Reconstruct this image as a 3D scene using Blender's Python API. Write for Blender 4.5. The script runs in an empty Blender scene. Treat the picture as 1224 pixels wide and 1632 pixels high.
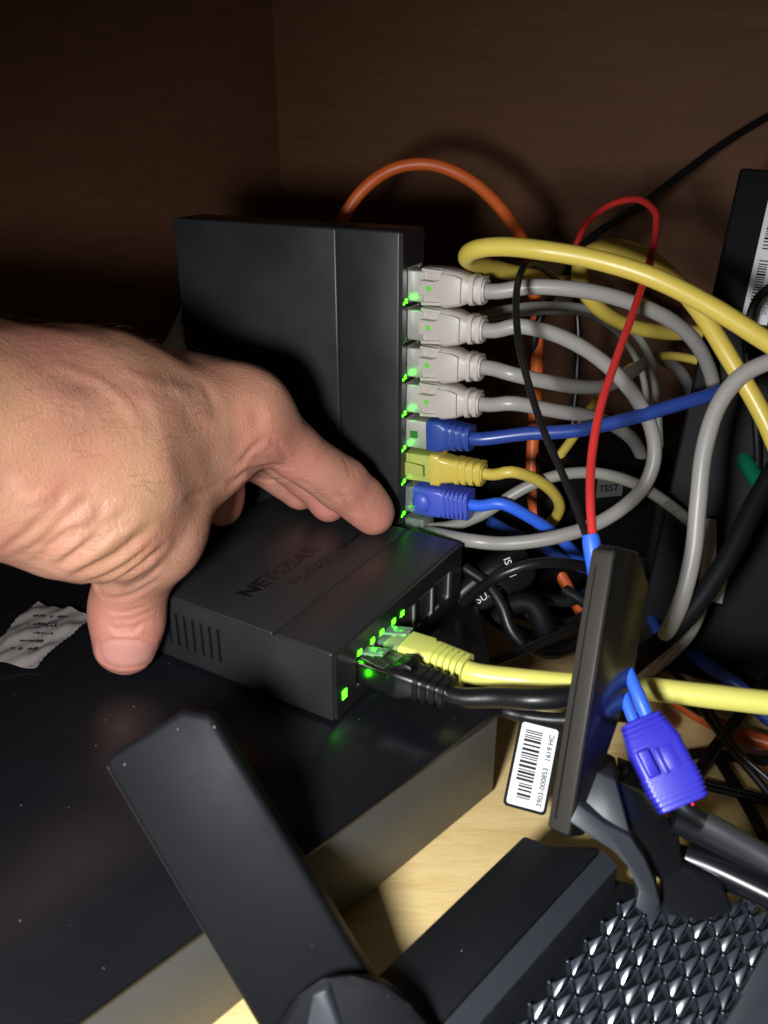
import bpy, bmesh, math, random
import numpy as np
from mathutils import Vector, Matrix

random.seed(7); np.random.seed(7)
scene = bpy.context.scene
C = scene.collection

# ------------------------------------------------------------------ camera
F_PX, PITCH, CAM_H = 1350.0, math.radians(25.0), 0.228
SP, CP = math.sin(PITCH), math.cos(PITCH)
cam_data = bpy.data.cameras.new('camera')
cam = bpy.data.objects.new('camera', cam_data); C.objects.link(cam)
cam.location = (0, 0, CAM_H)
cam.rotation_euler = (math.pi / 2 - PITCH, 0, 0)
cam_data.sensor_fit = 'VERTICAL'; cam_data.sensor_height = 24.0
cam_data.lens = 24.0 * F_PX / 1632.0
cam_data.clip_start = 0.01; cam_data.clip_end = 20
cam_data.dof.use_dof = True
cam_data.dof.focus_distance = 0.335
cam_data.dof.aperture_fstop = 10.0
scene.camera = cam

# ------------------------------------------------------------------ world and light (no sky: inside a dark cabinet)
world = bpy.data.worlds.new('World'); scene.world = world; world.use_nodes = True
bg = world.node_tree.nodes['Background']
bg.inputs[0].default_value = (1.0, 0.80, 0.62, 1); bg.inputs[1].default_value = 0.028
torch = bpy.data.lights.new('torch', 'SPOT')
torch.energy = 6.2; torch.color = (0.94, 0.97, 1.0)
torch.shadow_soft_size = 0.022
torch.spot_size = math.radians(112); torch.spot_blend = 0.9
torch_o = bpy.data.objects.new('torch', torch); C.objects.link(torch_o)


def P(u, v, D):
    """photo pixel + distance along the view axis in mm -> point in metres"""
    x = (u - 612) / F_PX * D; U = (816 - v) / F_PX * D
    return Vector((x, U * SP + D * CP, U * CP - D * SP)) / 1000 + Vector((0, 0, CAM_H))


def PZ(u, v, z):
    """photo pixel on the horizontal plane at height z mm"""
    a = (816 - v) / F_PX
    return P(u, v, (z - CAM_H * 1000) / (a * CP - SP))


def proj(w):
    x, y, z = w[0] * 1000, w[1] * 1000, (w[2] - CAM_H) * 1000
    D = y * CP - z * SP; U = y * SP + z * CP
    return 612 + F_PX * x / D, 816 - F_PX * U / D, D


LIGHT_POS = Vector((-0.068, -0.016, 0.190))
torch_o.location = LIGHT_POS
torch_o.rotation_euler = (P(740, 1150, 290) - LIGHT_POS).to_track_quat('-Z', 'Y').to_euler()

vs = scene.view_settings
vs.view_transform = 'Standard'; vs.look = 'None'; vs.exposure = 0.0; vs.gamma = 1.0; vs.use_curve_mapping = False
scene.cycles.use_denoising = True
scene.cycles.max_bounces = 8; scene.cycles.transparent_max_bounces = 8
scene.cycles.sample_clamp_indirect = 4.0


# ------------------------------------------------------------------ materials
MATS = {}


def principled(name, col, rough=0.5, metal=0.0, spec=0.5, noise=0.0, nscale=40.0, bump=0.0, bscale=200.0, bdist=0.0005,
               coat=0.0, trans=0.0, emis=None, estr=0.0, alpha=1.0, dust=0.0, rvar=0.0, sss=0.0):
    m = bpy.data.materials.new(name); m.use_nodes = True
    nt = m.node_tree; b = nt.nodes['Principled BSDF']
    b.inputs['Base Color'].default_value = (*col, 1); b.inputs['Roughness'].default_value = rough
    b.inputs['Metallic'].default_value = metal; b.inputs['Specular IOR Level'].default_value = spec
    b.inputs['Coat Weight'].default_value = coat; b.inputs['Transmission Weight'].default_value = trans
    b.inputs['Alpha'].default_value = alpha
    if sss: b.inputs['Subsurface Weight'].default_value = sss; b.inputs['Subsurface Scale'].default_value = 0.002
    if emis: b.inputs['Emission Color'].default_value = (*emis, 1); b.inputs['Emission Strength'].default_value = estr
    tc = nt.nodes.new('ShaderNodeTexCoord')
    last = None
    if noise:
        n = nt.nodes.new('ShaderNodeTexNoise'); n.inputs['Scale'].default_value = nscale; n.inputs['Detail'].default_value = 5
        nt.links.new(tc.outputs['Object'], n.inputs['Vector'])
        mix = nt.nodes.new('ShaderNodeMix'); mix.data_type = 'RGBA'
        mix.inputs[6].default_value = (*[c * (1 - noise) for c in col], 1)
        mix.inputs[7].default_value = (*[min(1, c * (1 + noise)) for c in col], 1)
        nt.links.new(n.outputs['Fac'], mix.inputs[0]); nt.links.new(mix.outputs[2], b.inputs['Base Color'])
        last = mix.outputs[2]
    if dust:   # sparse pale specks of lint
        v = nt.nodes.new('ShaderNodeTexVoronoi'); v.inputs['Scale'].default_value = dust
        if name in ('slab_top', 'router_matte', 'antenna_matte'): v.voronoi_dimensions = '2D'
        nt.links.new(tc.outputs['Object'], v.inputs['Vector'])
        wn = nt.nodes.new('ShaderNodeMath'); wn.operation = 'MULTIPLY_ADD'
        nt.links.new(v.outputs['Color'], wn.inputs[0]); wn.inputs[1].default_value = 0.16; wn.inputs[2].default_value = -0.115
        lt = nt.nodes.new('ShaderNodeMath'); lt.operation = 'LESS_THAN'
        nt.links.new(v.outputs['Distance'], lt.inputs[0]); nt.links.new(wn.outputs[0], lt.inputs[1])
        mx = nt.nodes.new('ShaderNodeMix'); mx.data_type = 'RGBA'
        if last: nt.links.new(last, mx.inputs[6])
        else: mx.inputs[6].default_value = (*col, 1)
        mx.inputs[7].default_value = (0.30, 0.30, 0.30, 1)
        nt.links.new(lt.outputs[0], mx.inputs[0]); nt.links.new(mx.outputs[2], b.inputs['Base Color'])
    if rvar:
        n = nt.nodes.new('ShaderNodeTexNoise'); n.inputs['Scale'].default_value = 35; n.inputs['Detail'].default_value = 6
        nt.links.new(tc.outputs['Object'], n.inputs['Vector'])
        mr = nt.nodes.new('ShaderNodeMapRange'); mr.inputs[1].default_value = .3; mr.inputs[2].default_value = .7
        mr.inputs[3].default_value = max(.02, rough - rvar); mr.inputs[4].default_value = min(1, rough + rvar)
        nt.links.new(n.outputs['Fac'], mr.inputs[0]); nt.links.new(mr.outputs[0], b.inputs['Roughness'])
    if bump:
        n2 = nt.nodes.new('ShaderNodeTexNoise'); n2.inputs['Scale'].default_value = bscale; n2.inputs['Detail'].default_value = 4
        nt.links.new(tc.outputs['Object'], n2.inputs['Vector'])
        bp = nt.nodes.new('ShaderNodeBump'); bp.inputs['Strength'].default_value = bump; bp.inputs['Distance'].default_value = bdist
        nt.links.new(n2.outputs['Fac'], bp.inputs['Height']); nt.links.new(bp.outputs[0], b.inputs['Normal'])
    MATS[name] = m
    return m


def wood(name, c1, c2, rough, scale, rot, grain=1.0, coat=0.0):
    m = bpy.data.materials.new(name); m.use_nodes = True
    nt = m.node_tree; b = nt.nodes['Principled BSDF']; N = nt.nodes.new; L = nt.links.new
    tc = N('ShaderNodeTexCoord'); mp = N('ShaderNodeMapping'); mp.inputs['Rotation'].default_value = rot
    mp.inputs['Scale'].default_value = scale
    L(tc.outputs['Object'], mp.inputs[0])
    n1 = N('ShaderNodeTexNoise'); n1.inputs['Scale'].default_value = 6; n1.inputs['Detail'].default_value = 8; n1.inputs['Roughness'].default_value = .65
    n1.inputs['Distortion'].default_value = 0.6
    L(mp.outputs[0], n1.inputs['Vector'])
    n2 = N('ShaderNodeTexNoise'); n2.inputs['Scale'].default_value = 45; n2.inputs['Detail'].default_value = 3
    L(mp.outputs[0], n2.inputs['Vector'])
    n3 = N('ShaderNodeTexNoise'); n3.inputs['Scale'].default_value = 9; n3.inputs['Detail'].default_value = 3
    L(tc.outputs['Object'], n3.inputs['Vector'])
    a = N('ShaderNodeMath'); a.operation = 'MULTIPLY_ADD'; L(n2.outputs['Fac'], a.inputs[0]); a.inputs[1].default_value = .45 * grain
    L(n1.outputs['Fac'], a.inputs[2])
    a2 = N('ShaderNodeMath'); a2.operation = 'MULTIPLY_ADD'; L(n3.outputs['Fac'], a2.inputs[0]); a2.inputs[1].default_value = .35
    L(a.outputs[0], a2.inputs[2])
    r = N('ShaderNodeValToRGB'); r.color_ramp.elements[0].position = .55; r.color_ramp.elements[1].position = 1.15
    r.color_ramp.elements[0].color = (*c1, 1); r.color_ramp.elements[1].color = (*c2, 1)
    r.color_ramp.elements[1].position = 1.0
    L(a2.outputs[0], r.inputs[0]); L(r.outputs[0], b.inputs['Base Color'])
    b.inputs['Roughness'].default_value = rough; b.inputs['Coat Weight'].default_value = coat; b.inputs['Coat Roughness'].default_value = .3
    bp = N('ShaderNodeBump'); bp.inputs['Strength'].default_value = .25; bp.inputs['Distance'].default_value = .0004
    L(a.outputs[0], bp.inputs['Height']); L(bp.outputs[0], b.inputs['Normal'])
    MATS[name] = m
    return m


wood('table_wood', (0.66, 0.43, 0.16), (0.88, 0.65, 0.30), 0.42, (3, 24, 24), (0, 0, math.radians(42)), 1.0, .1)
wood('wall_wood', (0.076, 0.025, 0.0065), (0.108, 0.040, 0.011), 0.75, (3, 3, 26), (0, 0, 0), 1.0, 0)
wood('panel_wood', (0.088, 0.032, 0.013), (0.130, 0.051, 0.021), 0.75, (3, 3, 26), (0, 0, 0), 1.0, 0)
principled('case', (0.024, 0.025, 0.0265), .44, metal=.25, noise=.10, nscale=60, bump=.25, bscale=2600, bdist=.00008, rvar=.12, dust=300)
principled('case_black', (0.012, 0.012, 0.013), .4, rvar=.08)
principled('port_dark', (0.010, 0.010, 0.011), .5)
principled('metal', (0.72, 0.69, 0.63), .40, metal=.75, rvar=.1)
principled('metal_dark', (0.42, 0.38, 0.33), .24, metal=1, rvar=.08)
principled('gold', (0.85, 0.60, 0.28), .25, metal=1)
principled('print_black', (0.006, 0.006, 0.007), .28)
principled('rubber', (0.02, 0.02, 0.02), .8)
principled('slab_top', (0.007, 0.0073, 0.009), .28, spec=.35, noise=.2, nscale=30, bump=.04, bscale=900, bdist=.0001, rvar=.10, dust=150)
principled('slab_side', (0.088, 0.086, 0.077), .5, metal=.1, noise=.1, rvar=.08)
principled('grey_boot', (0.46, 0.405, 0.365), .45, noise=.06, nscale=90, bump=.08, bscale=900, bdist=.0002)
principled('grey_cord', (0.31, 0.29, 0.27), .38, noise=.10, nscale=50, bump=.06, bscale=500, bdist=.0003, rvar=.08)
principled('beige_cord', (0.27, 0.258, 0.222), .4, noise=.12, nscale=50, rvar=.08)
principled('yellow_cord', (0.60, 0.45, 0.075), .36, noise=.10, nscale=45, bump=.06, bscale=420, bdist=.0003, rvar=.08)
principled('lemon_cord', (0.72, 0.67, 0.15), .36, noise=.06, nscale=45, bump=.05, bscale=420, bdist=.0003)
principled('lemon_boot', (0.72, 0.74, 0.16), .42, noise=.05)
principled('blue_cord', (0.022, 0.055, 0.27), .36, noise=.10, nscale=50, rvar=.08)
principled('periwinkle', (0.06, 0.095, 0.52), .40, noise=.06, nscale=80)
principled('blue_sleeve', (0.035, 0.14, 0.80), .42, noise=.06)
principled('purple', (0.030, 0.026, 0.44), .38, noise=.06, nscale=70, bump=.1, bscale=800, bdist=.0003)
principled('orange_cord', (0.56, 0.10, 0.016), .45, noise=.12, nscale=60, rvar=.08)
principled('red_cord', (0.56, 0.030, 0.026), .34, noise=.08)
principled('green_cord', (0.0, 0.10, 0.045), .4, noise=.1)
principled('black_cord', (0.006, 0.006, 0.0065), .38, noise=.2, bump=.1, bscale=700, bdist=.0003, rvar=.1)
principled('black_matte', (0.0045, 0.0045, 0.0052), .6, spec=.14, noise=.2, nscale=50)
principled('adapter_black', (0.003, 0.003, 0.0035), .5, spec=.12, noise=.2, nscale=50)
principled('label_dim', (0.06, 0.06, 0.06), .6)
principled('rail_gloss', (0.007, 0.0075, 0.009), .30, spec=.4, rvar=.1)
principled('slate_cord', (0.035, 0.035, 0.038), .5)
principled('print_white', (0.70, 0.70, 0.68), .6)
principled('paper', (0.62, 0.585, 0.56), .75, noise=.06, nscale=120, bump=.3, bscale=130, bdist=.0008)
principled('packet', (0.21, 0.18, 0.168), .6, noise=.10, nscale=60, bump=.3, bscale=90, bdist=.0012)
principled('label_white', (0.74, 0.74, 0.73), .45)
principled('barcode_grey', (0.62, 0.62, 0.63), .5)
principled('router_matte', (0.0075, 0.008, 0.010), .45, spec=.3, noise=.15, nscale=50, bump=.15, bscale=2200, bdist=.0001, rvar=.07, dust=120)
principled('router_gloss', (0.010, 0.0105, 0.012), .13, noise=.1, dust=140)
principled('router_vent', (0.030, 0.036, 0.048), .20, spec=1.0)
principled('router_grey', (0.030, 0.033, 0.040), .45, dust=160)
principled('antenna_matte', (0.0075, 0.008, 0.0092), .55, spec=.09, noise=.12, bump=.12, bscale=2000, bdist=.0001, rvar=.08, dust=230)
principled('antenna_edge', (0.036, 0.032, 0.027), .42, spec=.4, noise=.10, bump=.1, bscale=1500, bdist=.0001, dust=200)
principled('antenna_gloss', (0.008, 0.008, 0.009), .24, rvar=.05, dust=160)
principled('clear_plastic', (0.80, 0.86, 0.82), .12, trans=.82, alpha=1.0)
principled('clear_yellow', (0.72, 0.74, 0.20), .2, trans=.45)
principled('latch_led_glow', (0.10, 0.42, 0.04), .35, emis=(.16, .9, .02), estr=.16)  # clear latch: LED light shining through it is put into colour and weak emission
principled('led', (0.1, 0.6, 0.02), .3, emis=(0.028, 1.0, 0.004), estr=13.0)
principled('led_dim', (0.02, 0.12, 0.02), .3, emis=(0.08, 0.6, 0.04), estr=.10)
principled('red_dot', (0.7, 0.02, 0.06), .3, emis=(1, .05, .1), estr=.15)


# ------------------------------------------------------------------ mesh helpers
def tag(o, label=None, cat=None, group=None, kind=None):
    if label: o['label'] = label
    if cat: o['category'] = cat
    if group: o['group'] = group
    if kind: o['kind'] = kind
    return o


def empty(name, loc, label, cat, group=None):
    o = bpy.data.objects.new(name, None); C.objects.link(o); o.location = loc; o.empty_display_size = .01
    return tag(o, label, cat, group)


def link_mesh(name, me, mat, parent=None):
    o = bpy.data.objects.new(name, me); C.objects.link(o)
    if mat is not None and not me.materials: me.materials.append(MATS[mat] if isinstance(mat, str) else mat)
    if parent is not None:
        o.parent = parent
        o.matrix_parent_inverse = Matrix.Translation(parent.location).inverted() if parent.type == 'EMPTY' else world_inv(parent)
    return o


def world_inv(o):
    m = o.matrix_basis.copy()
    if o.parent is not None:
        m = o.parent.matrix_basis @ o.matrix_parent_inverse @ m
    return m.inverted()


def mesh(name, verts, faces, mat, parent=None, smooth=False, auto=None):
    me = bpy.data.meshes.new(name); me.from_pydata([tuple(v) for v in verts], [], faces); me.update()
    if smooth:
        me.polygons.foreach_set('use_smooth', [True] * len(me.polygons))
    if auto: sharp(me, auto)
    return link_mesh(name, me, mat, parent)


def sharp(me, deg):
    me.polygons.foreach_set('use_smooth', [True] * len(me.polygons))
    me.set_sharp_from_angle(angle=math.radians(deg))


def frame(o, ex, ey, ez):
    m = Matrix.Identity(4)
    for i, a in enumerate((ex, ey, ez)):
        for r in range(3): m[r][i] = a[r]
    for r in range(3): m[r][3] = o[r]
    return m


def bbox(name, M, lo, hi, mat, parent=None, bevel=0.0, seg=2):
    """bevelled box in frame M (mm local units)"""
    bm = bmesh.new(); bmesh.ops.create_cube(bm, size=1)
    for v in bm.verts:
        v.co = Vector([lo[i] + (v.co[i] + .5) * (hi[i] - lo[i]) for i in range(3)])
    if bevel: bmesh.ops.bevel(bm, geom=bm.edges[:], offset=bevel, segments=seg, affect='EDGES', profile=.5)
    return bm_obj(name, bm, M, mat, parent, auto=35)


def bm_obj(name, bm, M, mat, parent=None, auto=None, smooth=False):
    bmesh.ops.recalc_face_normals(bm, faces=bm.faces)
    for v in bm.verts: v.co = M @ (v.co * .001)
    me = bpy.data.meshes.new(name); bm.to_mesh(me); bm.free()
    if M.determinant() < 0: me.flip_normals()
    if auto: sharp(me, auto)
    elif smooth: me.polygons.foreach_set('use_smooth', [True] * len(me.polygons))
    return link_mesh(name, me, mat, parent)


def prism(name, M, outline, z0, z1, mat, parent=None, bevel=0.0, seg=2):
    """polygon (mm) extruded from z0 to z1 in frame M"""
    bm = bmesh.new()
    vs_ = [bm.verts.new((x, y, z0)) for x, y in outline]
    f = bm.faces.new(vs_)
    r = bmesh.ops.extrude_face_region(bm, geom=[f])
    for e in r['geom']:
        if isinstance(e, bmesh.types.BMVert): e.co.z = z1
    if bevel: bmesh.ops.bevel(bm, geom=bm.edges[:], offset=bevel, segments=seg, affect='EDGES', profile=.5)
    return bm_obj(name, bm, M, mat, parent, auto=35)


def rrect(w, h, r, n=4):
    pts = []
    for cx, cy, a0 in ((w / 2 - r, h / 2 - r, 0), (-w / 2 + r, h / 2 - r, 90), (-w / 2 + r, -h / 2 + r, 180), (w / 2 - r, -h / 2 + r, 270)):
        for k in range(n + 1):
            a = math.radians(a0 + 90 * k / n); pts.append((cx + r * math.cos(a), cy + r * math.sin(a)))
    return pts


def loft(name, M, secs, mat, parent=None):
    """sections (x, w, t, r[, oy, oz]) of rounded rectangles along local x; w along y, t along z"""
    V, Fc = [], []
    for s in secs:
        x, w, t, r = s[:4]; oy, oz = (s[4], s[5]) if len(s) > 4 else (0, 0)
        for a, b in rrect(w, t, min(r, w / 2 - .01, t / 2 - .01)): V.append(M @ (Vector((x, a + oy, b + oz)) * .001))
    n = len(V) // len(secs)
    for i in range(len(secs) - 1):
        for k in range(n):
            Fc.append((i * n + k, i * n + (k + 1) % n, (i + 1) * n + (k + 1) % n, (i + 1) * n + k))
    Fc.append(tuple(range(n))[::-1]); Fc.append(tuple((len(secs) - 1) * n + k for k in range(n)))
    me = bpy.data.meshes.new(name); me.from_pydata([tuple(v) for v in V], [], Fc); me.update()
    bm = bmesh.new(); bm.from_mesh(me); bmesh.ops.recalc_face_normals(bm, faces=bm.faces); bm.to_mesh(me); bm.free()
    sharp(me, 40)
    return link_mesh(name, me, mat, parent)


def crom(pts, step=.0022):
    """Catmull-Rom (centripetal-ish) resampling; pts are tuples of equal length"""
    A = np.array(pts, float)
    if len(A) == 2:
        return np.array([A[0] + (A[1] - A[0]) * t for t in np.linspace(0, 1, 6)])
    A = np.vstack([2 * A[0] - A[1], A, 2 * A[-1] - A[-2]])
    out = []
    for i in range(1, len(A) - 2):
        p0, p1, p2, p3 = A[i - 1:i + 3]
        n = max(2, int(np.linalg.norm((p2 - p1)[:3]) / step))
        for t in np.arange(n) / n:
            out.append(.5 * ((2 * p1) + (-p0 + p2) * t + (2 * p0 - 5 * p1 + 4 * p2 - p3) * t * t + (-p0 + 3 * p1 - 3 * p2 + p3) * t ** 3))
    out.append(A[-2])
    return np.array(out)


def run_on(pts, r):
    """cables that leave the picture on the right go on well past its edge, down towards the table"""
    pts, r = [Vector(p) for p in pts], list(r)
    for _ in range(2):
        u, v, D = proj(pts[-1])
        if u > 1215:
            d = (pts[-1] - pts[-2]).normalized(); q = pts[-1]
            for k in (.05, .11, .18):
                w = q + d * k; w.z = max(w.z - k * k * 1.2, .004); pts.append(w); r.append(r[-1])
        pts.reverse(); r.reverse()
    return pts, r


def tube(name, pts, r, mat, parent=None, sides=14, wobble=0.0, flat=1.0):
    """round tube of radius r mm (or one radius per point) through world points"""
    if np.isscalar(r): r = [r] * len(pts)
    pts, r = run_on(pts, r)
    A = crom([(*p, rr) for p, rr in zip(pts, r)])
    X = A[:, :3]; R = A[:, 3] / 1000
    if wobble:
        k = np.arange(len(X))
        R = R * (1 + wobble * np.sin(k * .9 + random.random() * 6) * np.sin(k * .23))
    T = np.gradient(X, axis=0); T /= np.linalg.norm(T, axis=1)[:, None] + 1e-12
    nrm = np.cross(T[0], [0.13, .2, 1.0]); nrm /= np.linalg.norm(nrm)
    V, Fc = [], []
    for i in range(len(X)):
        nrm = nrm - T[i] * (nrm @ T[i]); nrm /= np.linalg.norm(nrm) + 1e-12
        b = np.cross(T[i], nrm)
        for k in range(sides):
            a = 2 * math.pi * k / sides
            V.append(X[i] + R[i] * (math.cos(a) * nrm + flat * math.sin(a) * b))
    for i in range(len(X) - 1):
        for k in range(sides):
            Fc.append((i * sides + k, i * sides + (k + 1) % sides, (i + 1) * sides + (k + 1) % sides, (i + 1) * sides + k))
    Fc.append(tuple(range(sides))[::-1]); Fc.append(tuple((len(X) - 1) * sides + k for k in range(sides)))
    me = bpy.data.meshes.new(name); me.from_pydata([tuple(v) for v in V], [], Fc); me.update()
    sharp(me, 60)
    return link_mesh(name, me, mat, parent)


def text(name, s, M, size, mat, parent=None, depth=.06, bold=.0, sx=1.0, align='LEFT'):
    cu = bpy.data.curves.new(name, 'FONT'); cu.body = s; cu.size = size; cu.extrude = depth; cu.offset = bold
    cu.align_x = align; cu.resolution_u = 3
    t = bpy.data.objects.new(name, cu); C.objects.link(t)
    bpy.context.view_layer.update()
    me = bpy.data.meshes.new_from_object(t.evaluated_get(bpy.context.evaluated_depsgraph_get()))
    bpy.data.objects.remove(t)
    for v in me.vertices: v.co = M @ (Vector((v.co.x * sx, v.co.y, v.co.z)) * .001)
    me.materials.clear()
    me.name = name
    return link_mesh(name, me, mat, parent)


# ------------------------------------------------------------------ the setting: table top and two cabinet walls
def slab_box(name, M, lo, hi, mat, bevel=.6):
    return tag(bbox(name, M, lo, hi, mat, None, bevel, 1), kind='structure')


tag(bbox('table_top', Matrix.Identity(4), (-700, -300, -22), (800, 900, 0), 'table_wood'), kind='structure')
cor = Vector((-.075, .66, 0)); er = Vector((math.cos(math.radians(-27)), math.sin(math.radians(-27)), 0)); el = Vector((er.y, -er.x, 0))
wr = tag(bbox('wall_right', frame(cor, er, -el, Vector((0, 0, 1))), (-30, 0, 0.5), (760, 18, 700), 'wall_wood'), kind='structure')
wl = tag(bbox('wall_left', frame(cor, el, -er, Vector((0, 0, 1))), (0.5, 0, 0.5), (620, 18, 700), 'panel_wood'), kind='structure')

# ------------------------------------------------------------------ black set top box that carries the switches
S0 = Vector((-.1, .3, 0))
stb = empty('set_top_box', S0, 'large flat glossy black box lying on the wood under both network switches', 'box')
slab_outline = [(41, 239), (-230, -36), (-365, 60), (-195, 425), (0, 440), (37, 420)]
prism('top_panel', Matrix.Identity(4), slab_outline, 38.0, 41, 'slab_top', stb, bevel=.6)
inner = [(40, 239.4), (-228.5, -34), (-362, 60), (-194, 423), (0, 438), (36, 419)]
prism('side_panel', Matrix.Identity(4), inner, 3.0, 37.8, 'slab_side', stb, bevel=.5)
for x, y in ((10, 244), (-150, 60), (-110, 390), (15, 400)):
    prism('foot', Matrix.Translation((x / 1000, y / 1000, 0)), [(8 * math.cos(k * .524), 8 * math.sin(k * .524)) for k in range(12)], 0, 2.9, 'rubber', stb)

# ------------------------------------------------------------------ switches
UP = Vector((0, 0, 1))


def jack(M, parent, cx, cy, w=12.4, h=10.6):
    """open metal shielded socket set in the port face; local x along the row, y up, z out of the face"""
    V, Fc = [], []
    x0, x1, y0, y1 = cx - w / 2, cx + w / 2, cy - h / 2, cy + h / 2
    o = .7
    rings = [((x0 - o, y0 - o), (x1 + o, y0 - o), (x1 + o, y1 + o), (x0 - o, y1 + o), .6),
             ((x0, y0), (x1, y0), (x1, y1), (x0, y1), .6), ((x0, y0), (x1, y0), (x1, y1), (x0, y1), -11)]
    for r in [((rings[0][0]), rings[0][1], rings[0][2], rings[0][3], -1)] + rings:
        for p in r[:4]: V.append(M @ (Vector((*p, r[4])) * .001))
    for i in range(3):
        for k in range(4): Fc.append((i * 4 + k, i * 4 + (k + 1) % 4, i * 4 + 4 + (k + 1) % 4, i * 4 + 4 + k))
    Fc.append((12, 13, 14, 15))
    j = mesh('port', V, Fc, 'metal', parent)
    bbox('port_insert', M, (x0 + .3, y0 + .3, -10), (x1 - .3, y1 - .3, -6.5), 'port_dark', j)
    bbox('contact_strip', M, (x0 + 2, y1 - 2.4, -6.4), (x1 - 2, y1 - .6, -3.0), 'gold', j)
    bbox('latch_notch', M, (cx - 2.6, y0 - .5, -5), (cx + 2.6, y0 + 1.0, .9), 'port_dark', j)
    return j


def netswitch(name, O, ex, ey, ez, L, dep, h, label, seam, n, pitch, first, pcy, leds, pw, ph, power):
    """O front-left-bottom corner; ex along the port row, ey away from the ports, ez up through the height"""
    s = empty(name, O, label, 'network switch')
    M = frame(O, ex, ey, ez)
    bbox('front_cover', M, (0, 1.6, 0), (L, seam - .35, h), 'case', s, bevel=.9, seg=3)
    bbox('rear_cover', M, (.15, seam + .25, .15), (L - .15, dep, h - .12), 'case', s, bevel=.9, seg=3)
    bbox('seam_core', M, (.6, 5, .6), (L - .6, dep - 3, h - .6), 'case_black', s)
    Mf = frame(O + ey * .0016, ex, ez, -ey)          # port face: x along row, y up, z outwards
    # face plate: four bars round the port strip
    px0, px1 = first - pw / 2 - 1.2, first + (n - 1) * pitch + pw / 2 + 1.2
    py0, py1 = pcy - ph / 2 - 1.1, pcy + ph / 2 + 1.1
    for lo, hi in (((.5, .5), (L - .5, py0)), ((.5, py1), (L - .5, h - .5)), ((.5, py0), (px0, py1)), ((px1, py0), (L - .5, py1))):
        bbox('face_plate', Mf, (lo[0], lo[1], -.5), (hi[0], hi[1], 1.2), 'case_black', s)
    for k in range(n):
        jack(Mf, s, first + k * pitch, pcy, pw, ph)
        if k < n - 1:
            bbox('port_divider', Mf, (first + (k + .5) * pitch - .7, py0, -.5), (first + (k + .5) * pitch + .7, py1, .9), 'case_black', s)
    for (x, y, w, hh, m) in leds:
        bbox('status_light', Mf, (x - w / 2, y - hh / 2, .9), (x + w / 2, y + hh / 2, 1.4), m, s, bevel=.12, seg=1)
    return s, M, Mf


# small switch on the black box, held by the hand
aS = math.radians(59.0)
exS = Vector((math.cos(aS), math.sin(aS), 0)); eyS = Vector((-math.sin(aS), math.cos(aS), 0))
OS = Vector((-.0156, .2295, .0424))
ledsS = [(5.0, 8.5, 2.6, 3.6, 'led')]
pitS = 14.6; firstS = 19.0
for k in (0, 1):
    ledsS += [(firstS + k * pitS - 4.2, 19.6, 2.4, 2.0, 'led'), (firstS + k * pitS + 4.2, 19.6, 2.4, 2.0, 'led')]
ledsS += [(firstS + 2 * pitS - 4.2, 19.6, 2.4, 2.2, 'led')]
sw_s, MS, MfS = netswitch('network_switch', OS, exS, eyS, UP, 94, 97, 27,
                          'small dark grey five port network switch lying flat under the gripping hand', 26, 5, pitS, firstS, 12.2, ledsS, 11.8, 11.4, None)
for x, y in ((9, 9), (85, 9), (9, 88), (85, 88)):
    prism('rubber_foot', MS, [(x + 4 * math.cos(k * .63), y + 4 * math.sin(k * .63)) for k in range(10)], -1.3, 0, 'rubber', sw_s)
MtS = frame(OS + UP * .02698, exS, eyS, UP)
text('brand_print', 'NETGEAR', MtS @ Matrix.Translation((.014, .0475, 0)), 9.2, 'print_black', sw_s, .10, .16, 1.12)
text('series_print', 'ProSAFE', MtS @ Matrix.Translation((.030, .0385, 0)), 6.4, 'print_black', sw_s, .10, .08, 1.05)
text('model_print', '5 Port', MtS @ Matrix.Translation((.068, .0475, 0)), 4.6, 'print_black', sw_s, .10, .0)
text('model_print', 'Gigabit Switch', MtS @ Matrix.Translation((.062, .0400, 0)), 3.0, 'print_black', sw_s, .10, .0)
# ventilation slots in the side that faces the camera
MsideS = frame(OS, eyS, UP, -exS)
bbox('side_plate', MsideS, (1.7, .1, -.2), (96.9, 26.4, .32), 'case', sw_s, bevel=.25)
for k in range(12):
    x = 50 + k * 4.0
    bbox('vent_slot', MsideS, (x, 6.5, -.1), (x + 1.3, 20.5, .36), 'print_black', sw_s)

# tall switch standing on its end behind
aB = math.radians(-27.0)
dB = Vector((math.cos(aB), math.sin(aB), 0)); nB = Vector((math.sin(aB), -math.cos(aB), 0))   # along face to the ports, face normal to camera
HB, WB, TB = 147.5, 111.0, 20.5
OB = Vector((.0074, .334, .0412)) + UP * HB * .001      # top front corner at the port side
pitB = 15.37; firstB = 21.0
ledsB = []
for k in range(8):
    lit = 'led_dim' if k == 1 else 'led'
    ledsB += [(firstB + k * pitB + 5.4, 16.8, 1.7, 1.7, lit), (firstB + k * pitB + 6.1, 18.8, 1.1, .9, lit)]
sw_b, MB_, MfB = netswitch('network_switch', OB, -UP, -dB, nB, HB, WB, TB,
                           'tall dark grey eight port network switch standing on end behind the hand', 29.5, 8, pitB, firstB, 9.4, ledsB, 12.6, 11.6, None)
# its origin is at the back-left bottom of the thickness: shift thickness so that the front face is at the fitted plane
for ch in sw_b.children:
    pass
sw_b.location = sw_b.location + (-nB) * TB * .001
OBf = OB - nB * TB * .001
MfB = frame(OBf + (-dB) * .0016, -UP, nB, dB)

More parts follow.
